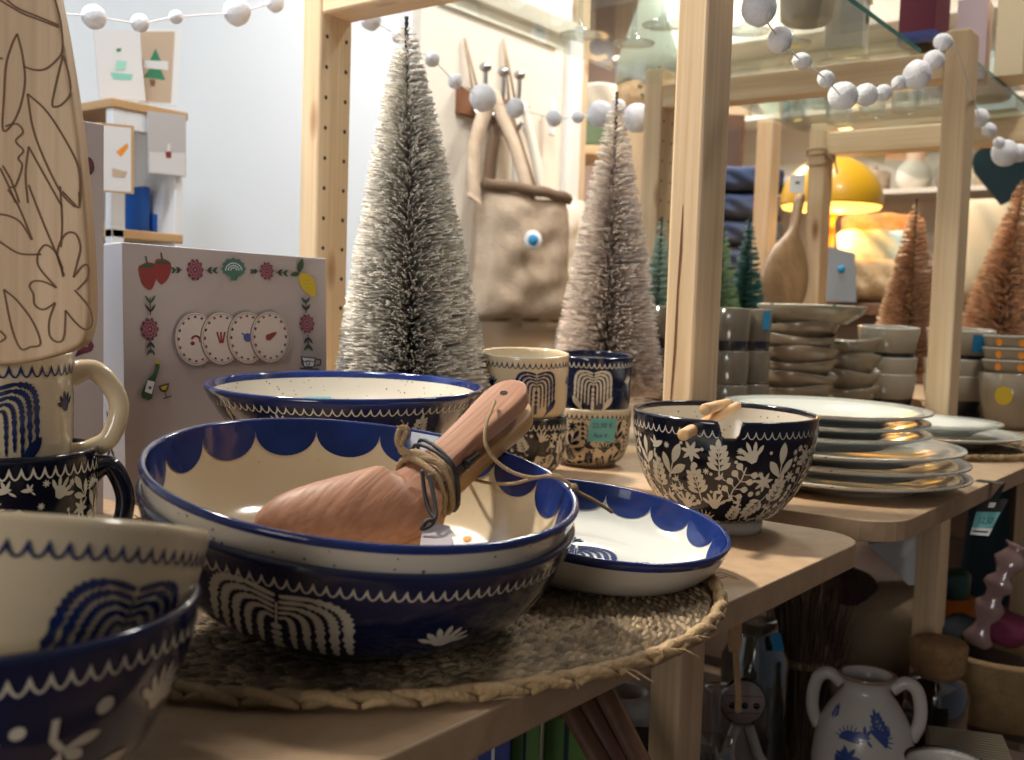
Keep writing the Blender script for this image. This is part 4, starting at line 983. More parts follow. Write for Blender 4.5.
def tumbler(p, label, H=.10, R=.036, group='glass tumblers'):
    mb = MB(); mb.lathe([(0, 0), (R*.8, 0), (R*.84, .004), (R, H), (R-.002, H+.001), (R-.003, H), (R*.8, .012), (0, .010)], 36); return tag(mb.build('tumbler', m_goblet, None, p), label, 'glass', group)
# white house ornaments and a round pot through the glass
m_bisque = pbr('bisque_porcelain', (.72, .66, .56), .6); m_grey = pbr('grey_stoneware', (.30, .27, .24), .5)
p = G(846, 52, GZ1); t = thing('house_ornament', 'cream porcelain house ornament seen through the glass shelf', 'ornament', (p.x, p.y, p.z), zrot(.2))
mb = MB(); mb.box(-.035, .035, -.03, .03, 0, .085, 0, .002); mb.add([(-.04, -.034, .084), (.04, -.034, .084), (.04, .034, .084), (-.04, .034, .084), (0, -.034, .13), (0, .034, .13)], [(0, 1, 4), (3, 5, 2), (0, 4, 5, 3), (1, 2, 5, 4), (0, 3, 2, 1)], 0, False); mb.build('house_walls', m_bisque, t)
mb = MB(); mb.lathe([(0, 0), (.012, 0), (.012, .002), (0, .002)], 20); o = mb.build('house_window', m_grey, t); o.location = (0, -.0305, .055); o.rotation_euler = (PI/2, 0, 0)
p = G(806, 24, GZ1); mb = MB(); mb.lathe([(0, 0), (.032, 0), (.038, .006), (.040, .04), (.034, .06), (.030, .058), (.034, .04), (0, .01)], 40); tag(mb.build('small_pot', m_grey, None, p), 'grey stoneware pot on the glass shelf behind the stem glasses', 'pot')
p = G(842, 70, GZ1+.001); mb = MB(); mb.lathe([(0, 0), (.045, 0), (.060, .004), (.064, .008), (.062, .009), (.045, .003), (0, .003)], 48); tag(mb.build('glass_plate', m_goblet, None, p), 'clear glass plate lying flat above the rung near the garland', 'plate')
# boxes on the second glass shelf
m_burg = pbr('burgundy_card', (.13, .012, .035), .5); m_lil = pbr('mauve_card', (.52, .40, .42), .5)
def carton(p, w, d, h, m, label, rz=0, band=None):
    t = thing('product_box', label, 'box', p, zrot(rz)); mb = MB(); mb.box(0, w, 0, d, 0, h, 0, .001); mb.build('carton', m, t)
    if band: b = MB(); b.box(-.0006, w+.0006, -.0006, d+.0006, *band[:2]); b.build('printed_band', band[2], t)
    return t
p = G(934, 41, GZ2); carton(p, .085, .06, .22, m_burg, 'burgundy cardboard box standing on the glass shelf behind the garland', 0, (0, .02, m_bluep))
p = G(984, 79, GZ2); carton(p, .07, .055, .155, m_lil, 'mauve cardboard box with a teal patch, on the glass behind the short post', .1)
o = bpy.data.objects[-1] if False else None
p2 = p+Vector((.0705, .012, .09)); 
p = G(1022, 74, GZ2); carton(p, .10, .05, .30, pbr('cream_card', (.75, .62, .40), .5), 'tall cream panel box at the right edge above the glass shelf', 0)
p = G(985, 100, GZ2); mb = MB(); mb.lathe([(0, 0), (.048, 0), (.05, .004), (.05, .045), (.046, .046), (.046, .01), (0, .01)], 40); tag(mb.build('grey_tin', m_grey, None, p), 'grey round tin under the mauve box at the glass shelf edge', 'tin')
p = G(1015, 108, GZ2); carton(p, .09, .10, .03, pbr('pale_blue_card', (.55, .68, .72), .5), 'flat pale blue box lying at the right end of the glass shelf', 0)
for k, (x, y) in enumerate(((792, 120), (815, 108), (838, 122), (872, 116), (905, 112), (930, 108))):
    q = ray(x, y); p = G(x, y, GZ2)
    if p.x < 1.85: p = Vector((1.9+.1*k, .8, GZ2))
    tumbler(p, 'clear tumbler on the farther glass shelf, '+('first', 'second', 'third', 'fourth', 'fifth', 'sixth')[k]+' from the thick post', .085, .034)
p = G(868, 118, GZ2); p = Vector((2.18, .74, GZ2)); carton(p, .05, .05, .06, pbr('coral_card', (.85, .33, .20), .5), 'small coral box among the tumblers under the garland', .3)

# ------------------------------------------------------------------ coat hooks and bags on the cream cupboard
WB = 1.772
def on_wall(x, y, b=WB): return GB(x, y, b)
L, R_ = on_wall(455, 100), on_wall(520, 118)
t = thing('hook_rail', 'brown wooden hook rail with three knobbed metal hooks above the canvas bags', 'coat hooks', (L.x, WB, L.z))
mb = MB(); mb.box(0, R_.x-L.x+.02, -.018, 0, -.035, .035, 0, .003); mb.build('rail_board', m_leather, t)
for x, y in ((487, 67), (505, 72), (521, 75)):
    k = on_wall(x, y, WB-.06); base = Vector((k.x-L.x, -.018, -.01)); tip = Vector((k.x-L.x, -.055, k.z-L.z))
    h = MB(); h.tube(catmull([base, base+Vector((0, -.03, .02)), tip-Vector((0, 0, .05)), tip], 6), .006, 8); h.tube(catmull([base, base+Vector((0, -.03, -.04)), base+Vector((0, -.05, -.02))], 6), .006, 8); hk = h.build('hook', m_metal, t)
    h = MB(); h.ball(tip, .016, 0, 14, (1, 1, .8)); h.build('hook_knob', m_metal, hk)
for x, xb in ((464, 470), (503, 505)):
    a, b = on_wall(x, 38, WB-.004), on_wall(xb, 100, WB-.004)
    for dx in (0, .03):
        MB().tube([(a.x-L.x, -.006, a.z-L.z), (b.x-L.x+dx, -.019, b.z-L.z-.01)], .004, 6, flat=(1, .4)).build('hanging_tape', m_canvas, t)
def soft_bag(name, label, cx, w, z0, z1, depth, y, m, md, group, badge=None, cuff=True, seed=3):
    t = thing(name, label, 'bag', (cx, y, z0), None, group); H = z1-z0; nx, nz = 26, 26; rnd = random.Random(seed)
    ph = [rnd.uniform(0, 6) for _ in range(6)]
    def P(u, v, s):
        x = (u-.5)*w*(1-.10*v+.05*math.sin(v*5+ph[0])*(1-v)); e = (1-abs(2*u-1)**4)*(1-abs(2*v-1)**6)
        wr = .005*math.sin(u*7+v*5+ph[1]+1.5*math.sin(v*5))*math.sin(v*6+u*3+ph[2])+.004*math.sin(u*16-v*13+ph[3]+2*math.sin(u*4+v*3))+.002*math.sin(v*33+u*9+ph[4]+3*math.sin(u*5))
        return (x, s*(depth/2*e**.5+wr*e), H*v+.012*math.sin(u*7+ph[5])*(v > .97))
    mb = MB()
    for s in (-1, 1):
        vs = [P(i/nx, j/nz, s) for j in range(nz+1) for i in range(nx+1)]; mb.add(vs, [(j*(nx+1)+i, j*(nx+1)+i+1, (j+1)*(nx+1)+i+1, (j+1)*(nx+1)+i) for j in range(nz) for i in range(nx)])
    mb.build('bag_body', m, t)
    if cuff:
        mb = MB(); mb.tube([((i/20-.5)*w*.93, -depth*.12-depth*.35*math.sin(PI*i/20)**.6, H*(1.0-.004*math.sin(i))) for i in range(21)], .011, 8, flat=(1, 1.3)); mb.build('rolled_cuff', md, t)
        mb = MB(); mb.tube([((i/20-.5)*w*.98, -depth*.2*math.sin(PI*i/20)**.5, .03+.004*math.sin(i)) for i in range(21)], .012, 8, flat=(1, 2)); mb.build('bottom_seam', md, t)
    return t
bl_, br_ = on_wall(463, 250, 1.69), on_wall(557, 250, 1.69); zt, zb = on_wall(510, 192, 1.69).z, on_wall(505, 322, 1.69).z
cb_ = soft_bag('canvas_bag', 'crumpled brown canvas bag with a round blue badge hanging from the hooks', (bl_.x+br_.x)/2, br_.x-bl_.x, zb, zt, .11, 1.66, m_canvas, m_canvasd, 'bags on the hook rail')
def strap(t, pts, w, m, nm='handle', y=1.63):
    O = t.location; P = catmull([on_wall(x, yy, yv)-O for x, yy, yv in pts], 6); mb = MB(); vs = []
    for i, p in enumerate(P):
        q = P[min(i+1, len(P)-1)]-P[max(i-1, 0)]; n = Vector((-q.z, 0, q.x)).normalized()*w*.8
        for a, b in ((-1, -1), (1, -1), (1, 1), (-1, 1)): vs.append(p+n*a+Vector((0, .003*b, 0)))
    N = len(P); mb.add(vs, [(i*4+k, i*4+(k+1) % 4, i*4+4+(k+1) % 4, i*4+4+k) for i in range(N-1) for k in range(4)]+[(0, 1, 2, 3), (N*4-1, N*4-2, N*4-3, N*4-4)]); return mb.build(nm, m, t)
strap(cb_, [(474, 200, 1.615), (474, 150, 1.66), (485, 112, 1.70), (494, 98, 1.71), (500, 112, 1.70), (516, 150, 1.66), (530, 200, 1.615)], .030, m_canvas)
strap(cb_, [(488, 196, 1.69), (492, 150, 1.705), (500, 118, 1.722), (508, 118, 1.722), (522, 160, 1.70), (534, 196, 1.69)], .028, m_canvasd)
q = on_wall(533, 240, 1.575)-cb_.location
mb = MB(); mb.lathe([(0, .001), (.024, .001), (.025, -.002), (.0, -.004)], 28, [0, 0, 0]); mb.lathe([(0, .0016), (.014, .0016), (.014, .0005)], 24, 1); o = mb.build('badge', [m_paper, m_tealblue], cb_); o.location = q+Vector((0, .0, 0)); o.rotation_mode = 'QUATERNION'; o.rotation_quaternion = zrot(-.55) @ Quaternion((1, 0, 0), PI/2)
bl_, br_ = on_wall(522, 250, 1.75), on_wall(572, 250, 1.75)
wb = soft_bag('canvas_bag', 'white canvas tote hanging behind the brown bag', (bl_.x+br_.x)/2+.03, .30, zb-.02, zt+.01, .05, 1.738, m_whitecl, m_whitecl, 'bags on the hook rail', cuff=False, seed=8)
for pts in ([(517, 205, 1.70), (517, 150, 1.72), (519, 118, 1.73), (522, 108, 1.73), (526, 118, 1.73), (536, 160, 1.72), (545, 205, 1.70)],): strap(wb, pts, .024, m_whitecl)

# ------------------------------------------------------------------ card rack by the wall, left
E_ = GB(113, 98, 1.50); r_ = GB(185, 110, 1.50); x0, x1, zt = E_.x, r_.x, E_.z
m_pinel = pbr('shelf_edge_pine', (.55, .33, .15), .5)
t = thing('card_rack', 'white and pine card rack standing against the white wall at upper left', 'rack', (x0, 1.50, 0))
w = x1-x0
for nm, a, m in (('top_board', (-.004, w+.004, -.004, .28, zt-.014, zt), m_pinel), ('shelf_board', (0, w, 0, .28, zt-.215, zt-.200), m_pinel), ('shelf_board', (0, w, 0, .28, .60, .615), m_pinel), ('back_panel', (0, w, .265, .28, 0, zt-.014), m_trim), ('side_panel', (w-.016, w, .002, .265, 0, zt-.014), m_trim), ('face_frame', (0, .022, 0, .02, 0, zt-.014), m_trim), ('face_frame', (0.022, w-.016, 0, .018, zt-.045, zt-.014), m_trim), ('side_panel', (-.002, .012, .16, .265, 0, zt-.014), m_grey)):
    MB().box(*a, bev=.002).build(nm, m, t)
m_cardgreen = pbr('green_card_print', (.02, .22, .10), .6); m_kraft = pbr('kraft_card', (.55, .42, .30), .6); m_blueb = pbr('blue_foil', (.01, .10, .42), .3)
def card(pts, label, m, art, b, lean=0, thick=.003, frame=None):
    P = [GB(x, y, b) for x, y in pts]; o = P[3]; t = thing('greeting_card', label, 'card', (o.x, b, min(p.z for p in P)), Quaternion((1, 0, 0), -lean), 'greeting cards on the rack')
    O = t.location; n = len(P); mb = MB(); F_ = [(p.x-O.x, 0, p.z-O.z) for p in P]; Bk = [(a, thick, c) for a, _, c in F_]
    mb.add(F_+Bk, [tuple(range(n)), tuple(range(n, 2*n))[::-1]]+[(i, i+n, (i+1) % n+n, (i+1) % n) for i in range(n)], 0, False); mb.build('card_sheet', m, t)
    for k, (pl, mm) in enumerate(art):
        a = MB(); q = [GB(x, y, b) for x, y in pl]; a.add([(p.x-O.x, -.0004-.0003*k, p.z-O.z) for p in q], [tuple(range(len(q)))], 0, False); a.build('printed_picture', mm, t)
    return t
card([(96, 28), (141, 30), (146, 101), (100, 98)], 'white greeting card with a pale green picture on top of the card rack', m_paper, [([(111, 72), (134, 74), (132, 80), (114, 79)], pbr('pale_green_print', (.25, .62, .50), .6)), ([(118, 60), (128, 61), (126, 70), (116, 70)], pbr('pale_green_print', (.35, .7, .58), .6)), ([(118, 48), (123, 48), (122, 51), (118, 51)], m_cardgreen)], 1.555, .06)
card([(138, 28), (184, 28), (177, 106), (140, 103)], 'kraft greeting card with a green fir tree, white framed, on the card rack', m_trim, [([(142, 31), (177, 31), (171, 103), (145, 101)], m_kraft), ([(144, 77), (166, 80), (161, 68), (165, 68), (157, 48), (148, 66), (152, 66)], m_cardgreen), ([(150, 79), (156, 80), (155, 86), (151, 86)], m_leather), ([(145, 60), (169, 61), (169, 70), (144, 68)], m_paper)], 1.585, .05)
card([(148, 111), (186, 115), (186, 177), (148, 173)], 'grey greeting card with a small red and white figure on the front of the rack', pbr('grey_card', (.52, .50, .49), .6), [([(149, 152), (185, 153), (185, 176), (149, 172)], pbr('pale_card', (.70, .68, .68), .6)), ([(165, 152), (171, 152), (171, 158), (166, 158)], m_red), ([(167, 144), (170, 144), (170, 151), (167, 151)], m_paper)], 1.492)
card([(97, 122), (134, 126), (134, 194), (97, 191)], 'white greeting card with an orange animal in a pine frame, lower on the rack', m_pinel, [([(99, 125), (131, 128), (131, 192), (99, 190)], m_paper), ([(116, 152), (127, 143), (128, 147), (121, 157)], m_orange), ([(112, 168), (127, 172), (124, 178), (112, 176)], m_kraft)], 1.470)
for k, (xa, xb, ya, yb) in enumerate(((139, 147, 145, 190), (150, 160, 174, 192), (160, 170, 174, 192))):
    a, b = GB(xa, yb, 1.56), GB(xb, ya, 1.56); mb = MB(); mb.box(0, b.x-a.x, 0, .05, 0, b.z-a.z, 0, .001)
    tag(mb.build('blue_packet', m_blueb, None, (a.x, 1.55+.0*k, zt-.199)), ('tall blue packet inside the card rack behind the orange animal card', 'short blue packet under the grey card, left', 'short blue packet under the grey card, right')[k], 'packet', 'blue packets in the card rack')
a = GB(141, 239, 1.53); mb = MB(); mb.box(0, .055, 0, .10, 0, .10, 0, .002); tag(mb.build('grey_box', m_grey, None, (x0+.045, 1.53, .6155)), 'dark grey box low in the card rack above the strawberry box', 'box')
# ------------------------------------------------------------------ far side of the shop
m_yellow = pbr('yellow_enamel', (.55, .30, .01), .35, .2); m_glow = pbr('lamp_glow', (1, .55, .10), .5, emit=2.6)
m_fur = pbr('tan_fur', (.50, .33, .17), .95, c2=(.62, .46, .28), nscale=30, bump=(70, 1)); m_ofur = pbr('orange_fur', (.62, .20, .04), .95, c2=(.75, .32, .10), nscale=40, bump=(90, 1))
m_turq = pbr('pale_turquoise_cloth', (.50, .62, .57), .85, bump=(60, .4)); m_navycl = pbr('navy_quilt', (.016, .032, .085), .85, bump=(40, .5)); m_tealcl = pbr('dark_teal_cloth', (.02, .045, .06), .85)
m_walnut = wood('walnut', (.10, .045, .02), (.17, .08, .04), 0, 12)
c = W(862, 303, 3.30); ZT = c.z
t = thing('sideboard', 'dark wooden sideboard under the yellow lamp at the back of the shop', 'sideboard', (3.27, .86, 0))
MB().box(0, 1.0, 0, .94, ZT-.04, ZT, 0, .005).build('table_top', m_walnut, t)
MB().box(.03, .97, .03, .91, 0, ZT-.04, 0, .003).build('cabinet_body', m_darkbrown, t)
for k in range(2):
    d_ = MB().box(.06+.48*k, .50+.48*k, .012, .03, .08, ZT-.08, 0, .004).build('cabinet_door', m_walnut, t); mb = MB(); mb.ball((.46+.12*k, .002, ZT*.6), .014); mb.build('knob', m_metal, d_)
def cushion(name, label, p, w, h, d, m, cat='cushion', rot=0, lean=.2, grp=None):
    mb = MB(); n = 18; t = zrot(rot) @ Quaternion((1, 0, 0), -lean)
    for s in (-1, 1):
        vs = []
        for j in range(n+1):
            for i in range(n+1):
                u, v = 2*i/n-1, 2*j/n-1; e = ((1-u**4)*(1-v**4))**.5; vs.append((u*w/2*(1-.06*(1-v*v)*0-.05*v*v), s*d/2*e+.006*math.sin(u*9+v*5), h/2+v*h/2*(1-.05*u*u)))
        mb.add(vs, [(j*(n+1)+i, j*(n+1)+i+1, (j+1)*(n+1)+i+1, (j+1)*(n+1)+i) for j in range(n) for i in range(n)])
    return tag(mb.build(name, m, None, p, t, weld=True), label, cat, grp)
p = W(826, 303, 3.42); p.z = ZT
t = thing('table_lamp', 'yellow dome lamp glowing orange beneath, on the sideboard behind the pine post', 'lamp', p)
lz = W(824, 206, 3.42).z-ZT; Rl = 50*3.42/FPX
mb = MB(); P = [(Rl*math.cos(a), lz+Rl*.98*math.sin(a)) for a in [i*PI/2/14 for i in range(15)]]; mb.lathe(P[:-1]+[(.001, lz+Rl*.98)]+[(max(r-.004, .0008), z-.004) for r, z in P[::-1]], 48); mb.build('lamp_shade', m_yellow, t)
mb = MB(); mb.lathe([(0, 0), (.085, 0), (.085, .012), (.018, .02), (.014, lz-.05), (.03, lz-.02), (0, lz-.02)], 32); mb.build('lamp_stem', m_orange, t)
mb = MB(); mb.lathe([(0, lz-.03), (Rl*.93, lz-.012), (Rl*.96, lz-.002), (Rl*.9, lz+.01), (0, lz+.02)], 40); mb.build('light_diffuser', m_glow, t)
l = bpy.data.lights.new('bulb', 'POINT'); l.energy = 7; l.color = (1, .55, .18); l.shadow_soft_size = .06; o = bpy.data.objects.new('bulb', l); COL.objects.link(o); o.parent = t; o.location = (0, 0, lz-.08)
for x, y, d, w, h, dd, m, lb, ln in ((885, 262, 3.58, .29, .17, .14, m_ofur, 'orange furry cushion under the yellow lamp', .3), (877, 272, 3.42, .25, .15, .10, m_turq, 'pale turquoise cushion in front of the orange fur one', .35), (872, 302, 3.33, .255, .14, .14, m_fur, 'tan furry cushion left of the nearer copper tree', .2)):
    p = W(x, y, d); p.z = max(p.z, ZT+.001) if m != m_turq else ZT+.10; p.z = ZT+.002 if m == m_fur else p.z
    cushion('cushion', lb, p, w, h, dd, m, rot=-PI/2+HD, lean=ln, grp=None)
p = W(840, 300, 3.28); p.z = ZT+.001; t = thing('fabric_bag', 'grey-blue paper gift bag with a blue dot beside the rear pine post', 'bag', p, FACE)
mb = MB(); mb.add([(-.045, -.02, 0), (.045, -.02, 0), (.045, .02, 0), (-.045, .02, 0), (-.052, -.03, .17), (.03, -.03, .15), (.03, .03, .15), (-.052, .03, .17)], [(0, 1, 5, 4), (1, 2, 6, 5), (2, 3, 7, 6), (3, 0, 4, 7), (0, 3, 2, 1)], 0, False); mb.build('bag_body', pbr('grey_blue_paper', (.33, .38, .45), .7), t)
mb = MB(); mb.lathe([(0, 0), (.012, 0), (.012, .001), (0, .001)], 16); o = mb.build('blue_dot', m_tealblue, t); o.location = (-.01, -.028, .10); o.rotation_euler = (PI/2, 0, 0)
# round wooden paddle leaning against the rear post
a, b = W(776, 326, 2.42), W(800, 196, 2.60); a.z = max(a.z, .80)
t = thing('paddle_board', 'oval wooden paddle board with a white price tag leaning by the rear post', 'board', a)
ax2 = (b-a).normalized(); nn = (CAM-a).normalized(); s_ = ax2.cross(nn).normalized(); s_ = (s_*.62+F0*.55).normalized(); nn = s_.cross(ax2).normalized(); L = (b-a).length
prof = [(.0, .02), (.03, .045), (.10, .068), (.17, .070), (.24, .054), (.29, .03), (.33, .016), (.38, .015), (.43, .018), (.452, .012)]
k = L/.452; prof = [tuple(q) for q in catmull([Vector((x*k, w*k*(1.35 if x < .3 else 1), 0)) for x, w in prof], 3)]
vs = []; n = 12
for x, w, _ in prof:
    for j in range(n): an = 2*PI*j/n; vs.append(ax2*x+s_*(math.copysign(abs(math.cos(an))**.7, math.cos(an))*w)+nn*(math.sin(an)*.012))
MB().add(vs, [(i*n+j, i*n+(j+1) % n, (i+1)*n+(j+1) % n, (i+1)*n+j) for i in range(len(prof)-1) for j in range(n)]+[tuple(range(n)), tuple((len(prof)-1)*n+j for j in range(n))]).build('board_blade', wood('dark_paddle_wood', (.20, .11, .05), (.32, .19, .09), 2, 30), t)
p = W(797, 184, 2.56)-a; mb = MB(); mb.box(-.018, .018, -.001, .001, -.022, .022, 0, .0005); o = mb.build('price_tag', m_paper, t, p, FACE); mb = MB(); mb.box(-.004, .006, -.0016, -.0012, 0, .006); q = mb.build('handwriting', m_ink, o)
MB().tube([p+Vector((0, .003, -.02)), b-a-ax2*.02], .001, 5).build('tag_string', m_string, t)
# navy textiles stacked behind the lime and green brush trees
q0 = W(741, 275, 3.72); q0.z = ZT
for i in range(5):
    z0 = ZT+.001+.094*i
    cushion('folded_quilt', 'folded navy quilt, '+('bottom', 'second', 'third', 'fourth', 'top')[i]+' of the stack behind the dark green brush tree', Vector((q0.x, q0.y, z0)), .27, .092, .22, m_navycl, 'quilt', -PI/2+HD, 0, 'folded navy quilts')
# rear pine upright and its shelf with baskets
def upright(x, d, z1, lb, w=.034, x0=None):
    p = W(x, 200, d); t = thing('pine_upright', lb, 'post', (p.x, p.y, 0)); MB().box(-w, w, -w*.7, w*.7, 0, z1, 0, .003).build('post', m_pine, t); return p
upright(766, 3.1, 1.56, 'pine upright standing just left of the yellow lamp')
# dark hutch behind lamp
t = thing('hutch', 'dark brown wooden hutch behind the yellow lamp', 'cabinet', (3.98, 1.98, 0), zrot(-PI/2+HD))
MB().box(-.36, .10, 0, .25, 0, 1.82, 0, .005).build('cabinet_body', m_walnut, t); MB().box(-.34, .08, -.012, 0, 1.02, 1.76, 0, .004).build('cabinet_door', m_darkbrown, t)
# rack left of the post, behind the second silver tree
m_boxgreen = pbr('sage_green_card', (.14, .22, .13), .6)
p0 = W(575, 150, 3.42); t = thing('pine_rack', 'pine rack with cross shelf behind the second silver tree', 'rack', (p0.x, p0.y, 0), FACE)
for x in (0, .22): MB().box(x-.032, x+.032, -.03, .03, 0, 2.3, 0, .003).build('post', m_pine, t)
zs_ = W(575, 143, 3.42).z
for z in (zs_, 1.02, .55): MB().box(-.10, .26, .031, .30, z-.03, z, 0, .003).build('shelf_board', m_pineb, t)
RKM = Matrix.Translation((p0.x, p0.y, 0)) @ FACE.to_matrix().to_4x4()
def rk(x, y, z): return RKM @ Vector((x, y, z))
mb = MB(); mb.box(-.06, .07, 0, .10, 0, .115, 0, .02); tag(mb.build('storage_tin', m_boxgreen, None, rk(.06, .10, zs_+.001), FACE), 'sage green tin on the cross shelf of the pine rack', 'tin')
cushion('cushion', 'white cushion behind the wooden letter on the pine rack', rk(.10, .25, zs_+.001), .28, .26, .09, m_whitecl, rot=-PI/2+HD, lean=.15)
p = W(597, 74, 3.40); mb = MB(); n = 26
R1, R2 = .048, .030
vs = []; 
for i in range(n+1):
    a = .75+(2*PI-1.5)*i/n
    for r, y in ((R1, 0), (R2, 0), (R2, .02), (R1, .02)): vs.append((r*math.cos(a), y, r*math.sin(a)+R1))
mb.add(vs, [(i*4+j, i*4+(j+1) % 4, i*4+4+(j+1) % 4, i*4+4+j) for i in range(n) for j in range(4)]+[(0, 1, 2, 3), (n*4+3, n*4+2, n*4+1, n*4)], 0, False)
p.z = max(p.z-R1, zs_+.262)
o = tag(mb.build('wooden_letter', m_stick, None, p, FACE), 'wooden letter C on the white cushion of the pine rack', 'letter')
mb = MB(); mb.lathe([(0, 0), (.09, 0), (.085, .07), (.05, .17), (.015, .27), (0, .28)], 24)
p = W(648, 84, 2.9); pz = p.z
t = thing('plush_gnome', 'pale green cone-hatted plush on a wooden plinth above the second silver tree', 'plush', p); mb.build('plush_hat', pbr('pale_green_felt', (.55, .62, .52), .95), t)
mb = MB(); mb.lathe([(0, -.075), (.07, -.075), (.085, -.06), (.085, -.005), (.07, 0), (0, 0)], 24); mb.build('plush_body', m_fur, t)
mb = MB()
for k in range(40):
    a = random.uniform(0, 2*PI); q = Vector((-.07+.04*math.cos(a)*random.random(), -.05+.03*random.uniform(-1, 1), -.06+.09*random.random())); d = Vector((random.uniform(-1, 1), random.uniform(-1, 1), random.uniform(-1, 1))).normalized()*.02; s2 = d.cross(Vector((0, 0, 1)))*.4
    mb.add([q, q+d*.5+s2, q+d, q+d*.5-s2], [(0, 1, 2, 3)])
mb.build('leaf_sprig', m_green, t)
q = p; t2 = thing('plant_stand', 'narrow pine stand carrying the pale green plush', 'stand', (q.x, q.y, 0)); MB().box(-.09, .09, -.06, .06, 0, pz-.076, 0, .004).build('stand_post', m_pine, t2)
# things to the right of the garland post
p = W(992, 300, 3.0); t = thing('hanging_cloth', 'dark teal cloth hanging to a point behind the large copper tree', 'cloth', (0, 0, 0))
P = [W(968, 142, 3.0), W(1060, 118, 3.0), W(1060, 180, 3.0), W(1002, 205, 3.0), W(975, 172, 3.0)]; bk = [q+F0*.01 for q in P]
MB().add(P+bk, [tuple(range(5)), tuple(range(5, 10))[::-1]]+[(i, (i+1) % 5, (i+1) % 5+5, i+5) for i in range(5)], 0, False).build('cloth_sheet', m_tealcl, t)
p = W(990, 300, 3.6); cushion('cushion', 'cream bolster cushion at the back right behind the copper trees', Vector((p.x, p.y, ZT-.0)), .30, .38, .16, pbr('cream_cloth', (.70, .58, .38), .9), rot=-PI/2+HD, lean=.1)
# shelves of goods high on the far wall, seen over the glass
m_shelfcream = pbr('cream_shelf', (.72, .66, .55), .5)
p = W(905, 0, 4.3); t = thing('open_shelving', 'cream open wall shelf full of wares, high at the back', 'shelf', (4.0, .1, 0))
MB().box(.55, .58, -.6, 2.6, 1.2, 2.6).build('back_panel', m_shelfcream, t)
for z in (1.52, 1.86, 2.2): MB().box(.28, .55, -.6, 2.6, z-.02, z, 0, .002).build('shelf_board', m_shelfcream, t)
rnd = random.Random(11); pal = [m_bisque, m_grey, m_turq, m_lil, m_kraft, m_white, m_canvas, m_pinel]
for z in (1.52, 1.86):
    y = -.35
    while y < 2.35:
        R = rnd.uniform(.04, .075); H = rnd.uniform(.10, .24); kind = rnd.choice((0, 1, 2)); m = rnd.choice(pal)
        mb = MB(); pr_ = [[(0, 0), (R*.7, 0), (R, H*.3), (R*.9, H*.6), (R*.4, H*.85), (R*.5, H), (R*.4, H), (0, H*.8)], [(0, 0), (R, 0), (R, H*.75), (R*.9, H*.8), (R*.3, H*.86), (R*.3, H), (0, H)], [(0, 0), (R*.5, 0), (R, H*.35), (R*1.05, H*.42), (R*.98, H*.42), (R*.45, .015), (0, .015)]][kind]
        mb.lathe(pr_, 28); nm = ('vase', 'canister', 'bowl')[kind]; cn = {m_bisque: 'cream', m_grey: 'grey', m_turq: 'pale turquoise', m_lil: 'mauve', m_kraft: 'tan', m_white: 'white', m_canvas: 'brown', m_pinel: 'ochre'}[m]
        tag(mb.build(nm, m, None, (4.40, .1+y, z+.002)), f'{cn} {nm} among the wares on the {"lower" if z < 1.6 else "upper"} board of the far wall shelf', nm, f'{cn} {nm}s on the {"lower" if z < 1.6 else "upper"} board of the far wall shelf')
        y += R*2+rnd.uniform(.02, .06)

# ------------------------------------------------------------------ below the shelves
ZL = .3305
m_jug = pbr('grey_white_stoneware', (.50, .46, .42), .25, .2); m_delft = pbr('delft_blue', (.03, .06, .22), .3)
c = W(866, 700, 1.36); zr = W(866, 675, 1.36).z; c.z = ZL; H = zr-ZL
t = thing('painted_jug', 'grey-white jug with blue flowers and two handles on the low shelf', 'jug', c)
k = 1.36/FPX
JP = [(.045, 0), (.054, .004), (.064, H*.35), (.0635, H*.5), (.057, H*.68), (.042, H*.82), (.030, H*.91), (.031, H*.97), (.036, H)]
mb, so, si = vessel(JP, .005, 0, 0, 1, seg=56); th = thcam(c)
for nm, u, v, s, r in [(random.Random(5+i).choice(['tulip', 'star', 'fan5', 'hedgehog', 'bird']), random.Random(i).uniform(-.034, .036), random.Random(50+i).uniform(-.155, -.065), random.Random(80+i).uniform(.012, .02), random.Random(i*3).uniform(-1.2, 1.2)) for i in range(15)]+[('sprig', .02, -.055, .022, .3), ('sprig', -.05, -.05, .013, .2), ('star', -.055, -.15, .018, 0), ('bough', .0, -.165, .04, 0)]:
    so.paint(mb, put(MOT[nm], u, v, s, r), th, 2, rref=.058)
mb.build('jug_body', [m_jug, m_brown, m_delft], t)
for sg in (-1, 1):
    a = th+sg*PI/2; P = [(.031, H*.93), (.046, H*.985), (.060, H*.95), (.066, H*.84), (.065, H*.72), (.057, H*.62)]
    mb = MB(); mb.tube([(r*math.cos(a), r*math.sin(a), z) for r, z, _ in catmull([(r, z, 0) for r, z in P], 5)], .0085, 10); mb.build('handle', m_jug, t)
